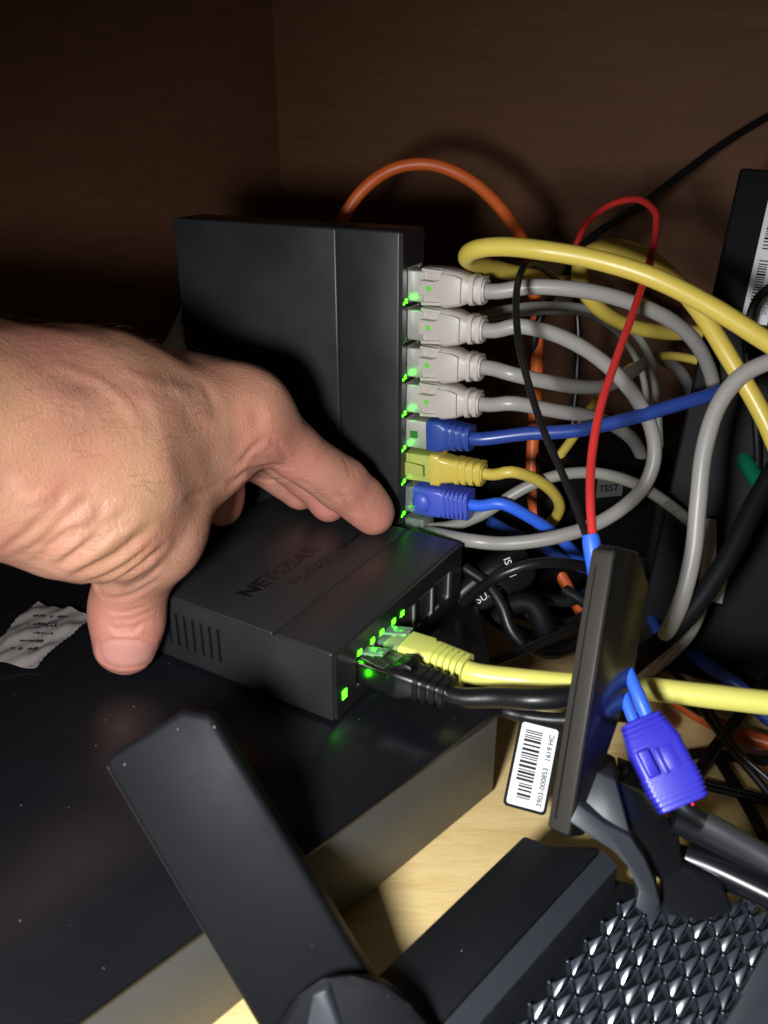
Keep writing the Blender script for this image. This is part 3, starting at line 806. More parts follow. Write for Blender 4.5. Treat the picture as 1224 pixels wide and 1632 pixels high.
# ------------------------------------------------------------------ paper packet and folded slip
def sheet(name, corners, n, m, amp, mat, parent=None, thick=.25, seed=0, tooth=0):
    rng = np.random.RandomState(seed); V, Fc = [], []
    ph = rng.rand(6) * 6
    a, b, c_, d = corners
    nrm = (b - a).cross(d - a).normalized(); nrm = nrm if nrm.z > 0 else -nrm
    for j in range(m + 1):
        for i in range(n + 1):
            s, t = i / n, j / m
            p = a * (1 - s) * (1 - t) + b * s * (1 - t) + c_ * s * t + d * (1 - s) * t
            h = amp * (math.sin(s * 9 + t * 5 + ph[0]) * .5 + math.sin(t * 13 - s * 6 + ph[1]) * .35 + math.sin(s * 21 + ph[2]) * math.sin(t * 17 + ph[3]) * .35)
            h += amp * 1.3 * math.sin(math.pi * s) * math.sin(math.pi * t)
            if tooth and (i in (0, n)): p = p + (b - a).normalized() * (.0006 if j % 2 else -.0006) * tooth
            V.append(p + nrm * (h + amp) * .001)
    K = len(V); V += [v - nrm * thick * .001 for v in V[:K]]
    idx = lambda i, j: j * (n + 1) + i
    for j in range(m):
        for i in range(n):
            q = (idx(i, j), idx(i + 1, j), idx(i + 1, j + 1), idx(i, j + 1)); Fc.append(q); Fc.append(tuple(K + x for x in q[::-1]))
    edge = [idx(i, 0) for i in range(n)] + [idx(n, j) for j in range(m)] + [idx(i, m) for i in range(n, 0, -1)] + [idx(0, j) for j in range(m, 0, -1)]
    for k in range(len(edge)):
        p, q = edge[k], edge[(k + 1) % len(edge)]; Fc.append((q, p, K + p, K + q))
    return mesh(name, V, Fc, mat, parent, auto=50)


pk = empty('paper_packet', PZ(70, 1010, 41.5), 'crumpled pale paper packet with faint print lying left of the thumb', 'packet')
pc = [PZ(62, 965, 43), PZ(150, 985, 43), PZ(58, 1066, 42), PZ(-50, 1060, 42)]
sheet('packet_sheet', [pc[3], pc[2], pc[1], pc[0]], 34, 30, 1.5, 'packet', pk, .3, 3, .45)
exP = (pc[2] - pc[3]).normalized(); eyP = UP.cross(exP)
rngp = random.Random(4)
text('packet_print', 'SG', frame(PZ(70, 1000, 46.4), (exP + eyP * .25).normalized(), (eyP - exP * .25).normalized(), UP), 4.0, 'print_black', pk, .03)
for k in range(5):                                                    # rows of print too small to read
    c0 = PZ(52 - k * 9, 982 + k * 13, 46.0 - .12 * k); x = 0.0
    while x < 15 - 1.5 * k:
        w = rngp.uniform(.5, 1.5)
        if rngp.random() < .75: bbox('packet_print', frame(c0 + exP * x * .001, exP, eyP, UP), (0, 0, -.4), (w, rngp.uniform(.5, 1.1), .05), 'slate_cord', pk)
        x += w + rngp.uniform(.25, .7)
sl = empty('paper_slip', P(280, 540, 395), 'small folded white paper slip sticking out behind the wrist beside the upright switch', 'paper')
sheet('fold', [P(255, 560, 392), P(282, 565, 392), P(292, 485, 398), P(284, 505, 398)], 8, 10, .8, 'paper', sl, .3, 5)
sheet('fold', [P(268, 560, 388), P(300, 560, 390), P(300, 520, 394), P(280, 515, 392)], 8, 8, .7, 'paper', sl, .3, 8)
tube('slip_stem', [P(284, 560, 396), P(270, 620, 400), P(262, 720, 410)], 2.0, 'paper', sl, 8)

# ------------------------------------------------------------------ hand: one continuous surface from a smooth distance field
def mm(u, v, D):
    p = P(u, v, D); return np.array([p.x, p.y, p.z], np.float32) * 1000


class Field:
    def __init__(self, lo, hi, h):
        self.lo, self.h = np.array(lo, np.float32), h
        n = np.ceil((np.array(hi) - np.array(lo)) / h).astype(int) + 1
        self.n = n
        ax_ = [self.lo[i] + h * np.arange(n[i], dtype=np.float32) for i in range(3)]
        self.X, self.Y, self.Z = ax_[0][:, None, None], ax_[1][None, :, None], ax_[2][None, None, :]

    def cone(self, a, ra, b, rb):
        d = b - a; L2 = float(d @ d)
        px, py, pz = self.X - a[0], self.Y - a[1], self.Z - a[2]
        t = np.clip((px * d[0] + py * d[1] + pz * d[2]) / L2, 0, 1)
        q = (px - t * d[0]) ** 2; q = q + (py - t * d[1]) ** 2; q += (pz - t * d[2]) ** 2
        return np.sqrt(q) - (ra + (rb - ra) * t)

    def ell(self, c, ex, ey, ez, r):
        px, py, pz = self.X - c[0], self.Y - c[1], self.Z - c[2]
        k = 0
        for e, rr in zip((ex, ey, ez), r):
            k = k + ((px * e[0] + py * e[1] + pz * e[2]) / rr) ** 2
        k = np.sqrt(k)
        return (k - 1) * min(r) * (1 + 0 * k)


def smin(a, b, k):
    h = np.clip(.5 + .5 * (b - a) / k, 0, 1)
    return b + (a - b) * h - k * h * (1 - h)


def surface_nets(S, lo, h):
    nx, ny, nz = S.shape
    ins = S < 0
    corners = [(i, j, k) for i in (0, 1) for j in (0, 1) for k in (0, 1)]
    cnt = np.zeros((nx - 1, ny - 1, nz - 1), np.int8)
    for c_ in corners: cnt += ins[c_[0]:nx - 1 + c_[0], c_[1]:ny - 1 + c_[1], c_[2]:nz - 1 + c_[2]]
    act = np.argwhere((cnt > 0) & (cnt < 8))
    idx = -np.ones(cnt.shape, np.int64); idx[act[:, 0], act[:, 1], act[:, 2]] = np.arange(len(act))
    pos = np.zeros((len(act), 3)); num = np.zeros(len(act))
    for a in corners:
        for ax_ in range(3):
            if a[ax_]: continue
            b = list(a); b[ax_] = 1
            va_ = S[act[:, 0] + a[0], act[:, 1] + a[1], act[:, 2] + a[2]]; vb_ = S[act[:, 0] + b[0], act[:, 1] + b[1], act[:, 2] + b[2]]
            m = (va_ < 0) != (vb_ < 0)
            t = np.where(m, va_ / np.where(m, va_ - vb_, 1), 0)
            p = np.array(a, float)[None] + t[:, None] * (np.array(b) - np.array(a))[None]
            pos[m] += p[m]; num[m] += 1
    V = lo + h * (act + pos / num[:, None])
    Fq = []
    for ax_ in range(3):
        u_, v_ = (ax_ + 1) % 3, (ax_ + 2) % 3
        sl0 = [slice(1, -1)] * 3; sl0[ax_] = slice(0, -1)
        sl1 = [slice(1, -1)] * 3; sl1[ax_] = slice(1, None)
        A, B = ins[tuple(sl0)], ins[tuple(sl1)]
        ch = np.argwhere(A != B); fl = A[ch[:, 0], ch[:, 1], ch[:, 2]]
        base = ch.copy(); base[:, u_] += 1; base[:, v_] += 1
        q = []
        for du, dv2 in ((-1, -1), (0, -1), (0, 0), (-1, 0)):
            o = base.copy(); o[:, u_] += du; o[:, v_] += dv2
            q.append(idx[o[:, 0], o[:, 1], o[:, 2]])
        q = np.stack(q, 1); q[~fl] = q[~fl][:, ::-1]
        Fq.append(q)
    Fq = np.vstack(Fq); Fq = Fq[(Fq >= 0).all(1)]
    return V, Fq


def build_hand():
    G = Field((-225, 95, 38), (24, 372, 205), 1.35)
    # palm, wrist and forearm
    W = mm(-20, 690, 252)
    palm_prims = [
        (mm(-420, 735, 205), 33, mm(-150, 700, 236), 32), (mm(-150, 700, 236), 32, mm(10, 690, 256), 30),
        (mm(10, 684, 258), 29.5, mm(160, 672, 277), 27.5),
        (mm(140, 664, 274), 25, mm(385, 658, 303), 13.4),          # index metacarpal
        (mm(120, 652, 284), 23, mm(345, 644, 322), 14.5),          # middle
        (mm(100, 655, 300), 22, mm(312, 668, 338), 13.5),          # ring
        (mm(90, 690, 312), 20, mm(285, 712, 348), 12.5),           # little
        (mm(30, 735, 252), 27, mm(150, 790, 270), 26),             # thenar
        (mm(150, 790, 270), 26, mm(238, 848, 286), 17.2),
        (mm(190, 735, 272), 24, mm(330, 712, 298), 13.0),          # first web muscle
        (mm(245, 800, 287), 14, mm(345, 745, 304), 9.5),
        (mm(240, 648, 298), 17, mm(402, 652, 312), 12.2),
    ]
    D0 = None
    for a, ra, b, rb in palm_prims:
        d = G.cone(a, ra, b, rb); D0 = d if D0 is None else smin(D0, d, 11.0)
    chains = {
        'thumb': [(mm(240, 850, 287), 16.8), (mm(216, 905, 296), 13.8), (mm(203, 962, 303), 12.6), (mm(203, 992, 305), 12.6), (mm(199, 1026, 307), 11.6)],
        'index': [(mm(388, 660, 304), 12.6), (mm(464, 714, 325), 11.0), (mm(543, 771, 344), 10.4), (mm(574, 797, 351), 9.4), (mm(592, 815, 354), 8.6), (mm(598, 823, 355), 7.8)],
        'middle': [(mm(345, 640, 322), 13.5), (mm(430, 700, 342), 11.6), (mm(495, 758, 357), 10.4), (mm(520, 790, 362), 9.4), (mm(524, 804, 363), 8.6)],
        'ring': [(mm(312, 668, 338), 12.5), (mm(385, 715, 354), 10.6), (mm(450, 755, 366), 9.4), (mm(478, 785, 370), 8.4)],
        'little': [(mm(285, 712, 348), 11.5), (mm(318, 745, 352), 10.4), (mm(350, 780, 354), 9.8), (mm(352, 804, 354), 9.2)],
    }
    tot = D0
    first = True
    for nm, ch in chains.items():
        f = None
        for (a, ra), (b, rb) in zip(ch[:-1], ch[1:]):
            d = G.cone(a, ra, b, rb); f = d if f is None else smin(f, d, 3.0)
        f2 = smin(D0, f, 13.0 if nm == 'index' else 9.0)
        tot = f2 if first else smin(tot, f2, 1.2)
        first = False
    V, Q = surface_nets(tot, G.lo, G.h)
    # smooth twice, then refine
    me = bpy.data.meshes.new('hand'); me.from_pydata(V.tolist(), [], Q.tolist()); me.update()
    bm = bmesh.new(); bm.from_mesh(me)
    for _ in range(3): bmesh.ops.smooth_vert(bm, verts=bm.verts, factor=.5, use_axis_x=True, use_axis_y=True, use_axis_z=True)
    # keep the density for the part near the camera's frame: one level of subdivision everywhere
    bmesh.ops.subdivide_edges(bm, edges=bm.edges[:], cuts=1, use_grid_fill=True)
    for _ in range(2): bmesh.ops.smooth_vert(bm, verts=bm.verts, factor=.5, use_axis_x=True, use_axis_y=True, use_axis_z=True)
    bmesh.ops.recalc_face_normals(bm, faces=bm.faces)
    bm.to_mesh(me); bm.free(); me.update()
    n = len(me.vertices)
    co = np.zeros(n * 3); me.vertices.foreach_get('co', co); co = co.reshape(-1, 3)

    def normals():
        nn = np.zeros(n * 3); me.vertices.foreach_get('normal', nn); return nn.reshape(-1, 3)
    N = normals()
    cam_p = np.array([0, 0, CAM_H * 1000])
    def project(co):
        x, y, z = co[:, 0], co[:, 1], co[:, 2] - CAM_H * 1000
        D = y * CP - z * SP; U = y * SP + z * CP
        return np.stack([612 + F_PX * x / D, 816 - F_PX * U / D, D], 1)
    pr = project(co)
    facing = ((cam_p - co) * N).sum(1) > 0

    def surf(u, v):
        """point of the hand's visible skin under a photo pixel"""
        d = (pr[:, 0] - u) ** 2 + (pr[:, 1] - v) ** 2
        d = np.where(facing, d, 1e9)
        near = d < 40
        if not near.any(): return co[d.argmin()]
        k = np.where(near)[0]; return co[k[pr[k, 2].argmin()]]

    def polyline(pts, step=5):
        q = crom([(a, b, 0) for a, b in pts], step)
        return np.array([surf(a, b) for a, b, _ in q])

    disp = np.zeros(n)
    # broad forms and creases: (pixels on the skin, depth mm (+ in), half width mm)
    creases = [
        ([(118, 924), (155, 906), (195, 884), (238, 846)], 1.5, 2.0), ([(90, 911), (132, 884), (170, 846), (206, 824)], 1.35, 2.0),
        ([(62, 900), (100, 866), (152, 838), (176, 800)], 1.2, 2.0), ([(36, 890), (76, 862), (118, 822), (155, 800)], 1.0, 1.8),
        ([(10, 880), (46, 856), (92, 816), (112, 786)], .8, 1.8), ([(104, 900), (140, 872), (168, 858)], .5, 1.0), ([(150, 880), (185, 850), (215, 835)], .45, .9), ([(76, 880), (112, 850), (130, 842)], .4, .9),
        ([(140, 938), (168, 941), (195, 930), (225, 908), (258, 880)], 1.7, 2.0), ([(150, 930), (180, 918), (210, 898), (240, 872)], .8, 1.4),
        ([(150, 952), (185, 958), (215, 954), (250, 935)], .6, 1.3), ([(205, 945), (235, 930), (262, 905)], .4, 1.1),
        ([(165, 1000), (185, 1004), (212, 1004), (240, 994)], .7, 1.2), ([(180, 1010), (205, 1013), (232, 1005)], .45, .9),
        ([(160, 990), (185, 992), (215, 990), (245, 980)], .4, .9), ([(170, 978), (200, 981), (240, 970)], .3, .9),
        ([(372, 774), (400, 755), (430, 748), (455, 752)], .9, 1.6), ([(385, 745), (405, 722), (425, 702)], .6, 1.6),
        ([(410, 765), (430, 770), (452, 768)], .5, 1.2), ([(395, 735), (430, 735), (455, 742)], .4, 1.2),
        ([(430, 700), (452, 716), (462, 740)], .35, 1.3),
        ([(541, 792), (556, 805), (572, 824)], .9, 1.3), ([(552, 728), (560, 745), (562, 760)], .28, 1.1), ([(563, 740), (570, 752), (573, 766)], .22, 1.0),
        ([(478, 770), (500, 785), (520, 802)], .4, 1.2),
        ([(300, 800), (325, 790), (355, 775)], .5, 1.5),
        ([(20, 800), (60, 815), (95, 800)], .45, 1.8), ([(0, 770), (40, 790), (70, 780)], .4, 1.8),
        ([(330, 610), (345, 640), (350, 670)], .25, 2.0),
        # raised tendons and veins (negative = out)
        ([(60, 640), (160, 640), (260, 640), (360, 640)], -.7, 4.5), ([(130, 720), (210, 690), (300, 672), (380, 668)], -.55, 4.0),
        ([(200, 590), (260, 612), (320, 620)], -.5, 2.6), ([(90, 580), (150, 600), (200, 640), (230, 690)], -.45, 2.2),
        ([(410, 655), (416, 668), (418, 682)], .5, 2.4),
    ]
    sel0 = facing | (pr[:, 2] < 400)
    for pts, dep, wd in creases:
        L = polyline(pts)
        lo_, hi_ = L.min(0) - 5 * wd, L.max(0) + 5 * wd
        k = np.where(((co > lo_) & (co < hi_)).all(1))[0]
        if not len(k): continue
        dm = np.full(len(k), 1e9)
        tpos = np.zeros(len(k))
        for i in range(len(L) - 1):
            a, b = L[i], L[i + 1]; d = b - a; l2 = d @ d + 1e-9
            t = np.clip(((co[k] - a) @ d) / l2, 0, 1)
            dd = np.linalg.norm(co[k] - (a + t[:, None] * d), axis=1)
            m = dd < dm; dm[m] = dd[m]; tpos[m] = (i + t[m]) / (len(L) - 1)
        env = np.clip(np.sin(np.pi * np.clip(tpos * .86 + .07, 0, 1)) * 1.5, 0, 1)
        g = np.exp(-(dm / wd) ** 2) - (.42 * np.exp(-((dm - 2.0 * wd) / (1.1 * wd)) ** 2) if dep > 0 else 0)
        disp[k] -= (.68 if dep > 0 else 1.0) * dep * g * env
    # thumb nail: shallow plate with a fold around it
    nc = surf(202, 1046)
    ru = np.array([1.0, 0, 0]); rv = np.array([0, SP, CP])
    q = np.sqrt((((co - nc) @ ru) / 7.6) ** 2 + (((co - nc) @ rv - .2) / 5.4) ** 4 * 1.0 + 1e-9)
    q = ((np.abs((co - nc) @ ru) / 8.6) ** 2.4 + (np.abs((co - nc) @ rv) / 5.6) ** 2.4) ** (1 / 2.4)
    near = (np.linalg.norm(co - nc, axis=1) < 13) & facing
    q = np.where(near, q, 9)
    disp += -.20 * np.exp(-((q - 1.0) / .13) ** 2) + .18 * np.clip(1.05 - q, 0, .4) / .4 + .25 * np.exp(-((q - 1.22) / .12) ** 2)
    nail = np.clip((1.02 - q) / .08, 0, 1)
    # low lumps so that no part reads as a machined tube
    rng = np.random.RandomState(2)
    for s_, a_ in ((16, .35), (8, .16), (4.5, .08)):
        for _ in range(5):
            d = rng.randn(3); d /= np.linalg.norm(d)
            disp += a_ * .5 * np.sin(co @ d / s_ * 2.2 + rng.rand() * 6.28)
    co2 = co + N * disp[:, None]
    me.vertices.foreach_set('co', (co2 / 1000).ravel())
    me.polygons.foreach_set('use_smooth', [True] * len(me.polygons)); me.update()
    # colour regions of the skin itself: nail, flushed finger ends
    red = np.zeros(n)
    for c_, r_ in ((mm(600, 820, 355), 30), (mm(555, 775, 344), 20), (mm(430, 760, 318), 26), (mm(200, 1020, 300), 24), (mm(160, 990, 303), 16), (mm(352, 800, 360), 30), (mm(520, 800, 360), 26), (mm(20, 560, 250), 24)):
        red = np.maximum(red, np.exp(-(np.linalg.norm(co - c_, axis=1) / r_) ** 2))
    at = me.attributes.new('skin_tone', 'FLOAT_COLOR', 'POINT')
    col = np.zeros((n, 4), np.float32); col[:, 0] = nail; col[:, 1] = red; col[:, 3] = 1
    at.data.foreach_set('color', col.ravel())
    return me


def skin_material():
    m = bpy.data.materials.new('skin'); m.use_nodes = True
    nt = m.node_tree; b = nt.nodes['Principled BSDF']; Nn = nt.nodes.new; L = nt.links.new
    tc = Nn('ShaderNodeTexCoord'); at = Nn('ShaderNodeAttribute'); at.attribute_name = 'skin_tone'
    sep = Nn('ShaderNodeSeparateColor'); L(at.outputs['Color'], sep.inputs[0])
    def noise(scale, det=4, rough=.55):
        x = Nn('ShaderNodeTexNoise'); x.inputs['Scale'].default_value = scale; x.inputs['Detail'].default_value = det; x.inputs['Roughness'].default_value = rough
        L(tc.outputs['Object'], x.inputs['Vector']); return x.outputs['Fac']
    def mix(a, bcol, fac, lo=0, hi=1, f0=0.0, f1=1.0):
        mr = Nn('ShaderNodeMapRange'); mr.inputs[1].default_value = lo; mr.inputs[2].default_value = hi; mr.inputs[3].default_value = f0; mr.inputs[4].default_value = f1
        L(fac, mr.inputs[0]); mx = Nn('ShaderNodeMix'); mx.data_type = 'RGBA'; L(mr.outputs[0], mx.inputs[0])
        if isinstance(a, tuple): mx.inputs[6].default_value = (*a, 1)
        else: L(a, mx.inputs[6])
        mx.inputs[7].default_value = (*bcol, 1); return mx.outputs[2]
    base = mix((0.40, 0.185, 0.113), (0.50, 0.248, 0.163), noise(60), .35, .65)
    base = mix(base, (0.37, 0.21, 0.105), noise(24, 3), .46, .66, 0, .65)      # olive patches
    base = mix(base, (0.50, 0.195, 0.130), noise(38, 3), .50, .72, 0, .55)         # flushed patches
    base = mix(base, (0.56, 0.20, 0.16), sep.outputs[1], 0.1, 1, 0, .75)
    base = mix(base, (0.42, 0.18, 0.11), noise(420, 3, .7), .54, .76, 0, .45)    # mottling
    vo_ = Nn('ShaderNodeTexVoronoi'); vo_.inputs['Scale'].default_value = 85; L(tc.outputs['Object'], vo_.inputs['Vector'])
    sc = Nn('ShaderNodeSeparateColor'); L(vo_.outputs['Color'], sc.inputs[0])
    th = Nn('ShaderNodeMath'); th.operation = 'MULTIPLY_ADD'; L(sc.outputs[0], th.inputs[0]); th.inputs[1].default_value = .62; th.inputs[2].default_value = -.47
    df = Nn('ShaderNodeMath'); df.operation = 'SUBTRACT'; L(th.outputs[0], df.inputs[0]); L(vo_.outputs['Distance'], df.inputs[1])
    base = mix(base, (0.28, 0.105, 0.06), df.outputs[0], -.02, .08, 0, .75)      # freckles and marks
    base = mix(base, (0.60, 0.33, 0.28), sep.outputs[0], 0, 1, 0, .38)
    L(base, b.inputs['Base Color'])
    rr = Nn('ShaderNodeMapRange'); L(noise(160), rr.inputs[0]); rr.inputs[3].default_value = .40; rr.inputs[4].default_value = .58
    sb = Nn('ShaderNodeMath'); sb.operation = 'MULTIPLY_ADD'; L(sep.outputs[0], sb.inputs[0]); sb.inputs[1].default_value = -.14; L(rr.outputs[0], sb.inputs[2])
    L(sb.outputs[0], b.inputs['Roughness'])
    b.inputs['Subsurface Weight'].default_value = .22; b.inputs['Subsurface Radius'].default_value = (1, .35, .18); b.inputs['Subsurface Scale'].default_value = .0035
    b.inputs['Specular IOR Level'].default_value = .42
    # fine skin relief: cells plus stretched wrinkles
    v2 = Nn('ShaderNodeTexVoronoi'); v2.inputs['Scale'].default_value = 1500; L(tc.outputs['Object'], v2.inputs['Vector'])
    mp = Nn('ShaderNodeMapping'); mp.inputs['Rotation'].default_value = (.3, .5, .6); mp.inputs['Scale'].default_value = (150, 620, 760); L(tc.outputs['Object'], mp.inputs[0])
    n3 = Nn('ShaderNodeTexNoise'); n3.inputs['Scale'].default_value = 1; n3.inputs['Detail'].default_value = 5; n3.inputs['Distortion'].default_value = .8; L(mp.outputs[0], n3.inputs['Vector'])
    ad = Nn('ShaderNodeMath'); ad.operation = 'MULTIPLY_ADD'; L(n3.outputs['Fac'], ad.inputs[0]); ad.inputs[1].default_value = 1.5; L(v2.outputs['Distance'], ad.inputs[2])
    inv = Nn('ShaderNodeMath'); inv.operation = 'SUBTRACT'; inv.inputs[0].default_value = 1.0; L(sep.outputs[0], inv.inputs[1])
    st = Nn('ShaderNodeMath'); st.operation = 'MULTIPLY'; L(inv.outputs[0], st.inputs[0]); st.inputs[1].default_value = .33
    bp = Nn('ShaderNodeBump'); bp.inputs['Distance'].default_value = .0005; L(st.outputs[0], bp.inputs['Strength']); L(ad.outputs[0], bp.inputs['Height'])
    L(bp.outputs[0], b.inputs['Normal'])
    return m


hand = link_mesh('person_hand', build_hand(), skin_material())
# fine hairs on the back of the hand and the wrist
def hairs(me, count=420):
    n = len(me.vertices); co = np.zeros(n * 3); me.vertices.foreach_get('co', co); co = co.reshape(-1, 3)
    nn = np.zeros(n * 3); me.vertices.foreach_get('normal', nn); nn = nn.reshape(-1, 3)
    rng = np.random.RandomState(11)
    back = (nn[:, 2] > .15) & (nn[:, 1] < .8) & (co[:, 0] < -.055) & (co[:, 2] > .12)
    idx = np.where(back)[0]; idx = rng.choice(idx, count, replace=False)
    V, Fc = [], []
    for i in idx:
        p, n_ = co[i], nn[i]
        t = np.array([.75, .35, -.25]) + rng.randn(3) * .35; t -= n_ * (t @ n_); t /= np.linalg.norm(t)
        L = rng.uniform(.004, .0085); b = np.cross(n_, t)
        base = len(V)
        for k in range(4):
            f = k / 3; c = p + t * L * f + n_ * (.0016 * f * (1.3 - f) * 2.2) + b * .0008 * f * f * rng.uniform(-1, 1)
            r = .000038 * (1 - .8 * f)
            for a in range(3): V.append(c + r * (math.cos(a * 2.094) * n_ + math.sin(a * 2.094) * b))
        for k in range(3):
            for a in range(3): Fc.append((base + k * 3 + a, base + k * 3 + (a + 1) % 3, base + k * 3 + 3 + (a + 1) % 3, base + k * 3 + 3 + a))
    return V, Fc
principled('hair', (0.10, 0.055, 0.03), .45)
V, Fc = hairs(hand.data)
hr = mesh('arm_hair', V, Fc, 'hair', hand, smooth=True); hr['kind'] = 'stuff'
tag(hand, 'left hand and wrist reaching in, thumb and fingers gripping the small switch', 'hand')

# ------------------------------------------------------------------ router
RZ = 23.0
rc = PZ(835, 1330, RZ)
router = empty('wifi_router', Vector((rc.x + .03, rc.y - .05, 0)), 'black angular wifi router with a triangular vent mesh at the lower right', 'router')
e1 = Vector((-.69, -.724, 0)).normalized(); e2 = Vector((.724, -.69, 0)).normalized()
MR = frame(Vector((rc.x, rc.y, 0)), e1, e2, UP)                      # x: toward the viewer along the left edge, y: into the router
back = PZ(1224, 1372, RZ); bl = MR.inverted() @ Vector((back.x, back.y, 0)) * 1000
bdir = Vector((bl.x, bl.y)).normalized()
# rim plate on the left with bevelled inner strip
prism('rim_plate', MR, [(0, 0), (-9 * .3, 9), (bdir.x * 22, 20), (bdir.x * 22 + 3, 20.8), (190, 20.8), (190, 0)], 4, RZ, 'router_matte', router, bevel=1.2)
Mslope = MR
V = [MR @ (Vector(p) * .001) for p in ((-12, 21.1, RZ - .3), (190, 21.1, RZ - .3), (190, 26.6, RZ - 3.0), (-12, 26.6, RZ - 3.0), (-12, 21.1, 5), (190, 21.1, 5), (190, 26.6, 5), (-12, 26.6, 5))]
mesh('inner_bevel', V, [(0, 1, 2, 3), (7, 6, 5, 4), (0, 4, 5, 1), (1, 5, 6, 2), (2, 6, 7, 3), (3, 7, 4, 0)], 'router_grey', router)
prism('base_tray', MR, [(-16, 23), (-60, 110), (-40, 190), (190, 190), (190, 23)], 2, 9.0, 'router_gloss', router, bevel=.8)
for x, y in ((20, 12), (150, 12), (20, 150), (150, 150)):
    prism('foot', MR, [(x + 5 * math.cos(k * .63), y + 5 * math.sin(k * .63)) for k in range(10)], 0, 3.9, 'rubber', router)
# triangular vent mesh
va, vb = Vector((6.4, 1.05, 0)), Vector((0.0, -5.4, 0))
vo = PZ(870, 1535, 12) * 1000
cells = []
zt = 9.2
def tri_mesh(nm, pts, apex, h):
    V = [(*p, 0) for p in pts]; ap = (*apex, h)
    V.append(ap)
    me = bpy.data.meshes.new(nm)
    me.from_pydata([(x * .001, y * .001, z * .001) for x, y, z in V], [], [(0, 1, 3), (1, 2, 3), (2, 0, 3), (2, 1, 0)]); me.update()
    me.materials.append(MATS['router_vent'])
    return me
def bevel_me(me):
    bm = bmesh.new(); bm.from_mesh(me); bmesh.ops.recalc_face_normals(bm, faces=bm.faces)
    bmesh.ops.bevel(bm, geom=bm.edges[:], offset=.00035, segments=2, affect='EDGES', profile=.5)
    bm.to_mesh(me); bm.free(); sharp(me, 70); return me
def wedge(nm, tri, hts):
    V = [(*p, 0) for p in tri] + [(*p, h) for p, h in zip(tri, hts)]
    me = bpy.data.meshes.new(nm)
    me.from_pydata([(x * .001, y * .001, z * .001) for x, y, z in V], [], [(0, 1, 2), (5, 4, 3), (0, 3, 4, 1), (1, 4, 5, 2), (2, 5, 3, 0)]); me.update()
    me.materials.append(MATS['router_vent'])
    return me
meA = bevel_me(wedge('vent_facet', [(.7, -.5), (va.x - 1.2, va.y - .6), (.7, vb.y + 1.1)], (2.9, 5.2, .4)))
ridge = []
nf = 0
gx0, gx1 = MR.inverted() @ Vector((0, 0, 0)), None
MRi = MR.inverted()
for i in range(-8, 20):
    for j in range(-10, 22):
        o = vo + va * i + vb * j
        w = Vector((o.x, o.y, 0)) * .001
        q = MRi @ w * 1000
        if q.y < 28.8 or q.x > 120 or w.x > .150: continue
        u, v, D = proj(Vector((w.x, w.y, .012)))
        lim = 1418 + max(0, (1035 - u)) * .22 if u < 1090 else 1440 - (u - 1090) * .10
        if v < lim or v > 1760 or u > 1330: continue
        if u > 1150 and v > 1632 - (u - 1150) * 1.75: continue
        ridge.append((o, i, j))
        for me in (meA,):
            if nf >= 290: continue
            f = bpy.data.objects.new('vent_facet', me); C.objects.link(f); f.parent = router
            f.matrix_parent_inverse = Matrix.Translation(router.location).inverted()
            f.location = (w.x, w.y, zt * .001); f.rotation_euler = (random.uniform(-.10, .10), random.uniform(-.10, .10), random.uniform(-.06, .06)); nf += 1
# lattice ribs between the facets
bm = bmesh.new()
def bar(a, b, r, z):
    d = (b - a); n = Vector((-d.y, d.x, 0)).normalized() * r
    vs_ = [bm.verts.new(Vector((p.x, p.y, 0)) + Vector((0, 0, zz))) for p, zz in ((a - n, z - 2), (a + n, z - 2), (b + n, z - 2), (b - n, z - 2), (a - n * .5, z), (a + n * .5, z), (b + n * .5, z), (b - n * .5, z))]
    for f in ((0, 1, 2, 3), (7, 6, 5, 4), (0, 4, 5, 1), (1, 5, 6, 2), (2, 6, 7, 3), (3, 7, 4, 0)): bm.faces.new([vs_[k] for k in f])
for o, i, j in ridge:
    bar(o, o + va, .5, zt + 1.6); bar(o, o + vb, .5, zt + 1.65); bar(o + vb, o + va, .4, zt + 1.0)
g = bm_obj('vent_lattice', bm, Matrix.Identity(4), 'router_vent', router); g['kind'] = 'stuff'
bm = bmesh.new()
for o, i, j in ridge:
    r = bmesh.ops.create_icosphere(bm, subdivisions=1, radius=.65)
    for v in r['verts']: v.co += Vector((o.x, o.y, zt + 2.2))
g = bm_obj('vent_stud', bm, Matrix.Identity(4), 'router_vent', router, smooth=True); g['kind'] = 'stuff'

# antenna mount at the back corner: faceted block and a curved claw
def px_prism(name, outline, D, depth, mat, parent, bevel=.6, dvec=None):
    """outline of photo pixels with own distance, given thickness along dvec (world)"""
    pts = [P(u, v, d if d else D) for u, v, d in [(*q, None) if len(q) == 2 else q for q in outline]]
    dv_ = (dvec or Vector((.25, .9, -.30)).normalized()) * depth * .001
    bm = bmesh.new(); n = len(pts)
    va_ = [bm.verts.new(p * 1000) for p in pts]; vb_ = [bm.verts.new((p + dv_) * 1000) for p in pts]
    bm.faces.new(va_); bm.faces.new(vb_[::-1])
    for k in range(n): bm.faces.new((va_[k], vb_[k], vb_[(k + 1) % n], va_[(k + 1) % n]))
    bmesh.ops.recalc_face_normals(bm, faces=bm.faces)
    if bevel: bmesh.ops.bevel(bm, geom=bm.edges[:], offset=bevel, segments=2, affect='EDGES', profile=.5)
    return bm_obj(name, bm, Matrix.Identity(4), mat, parent, auto=35)


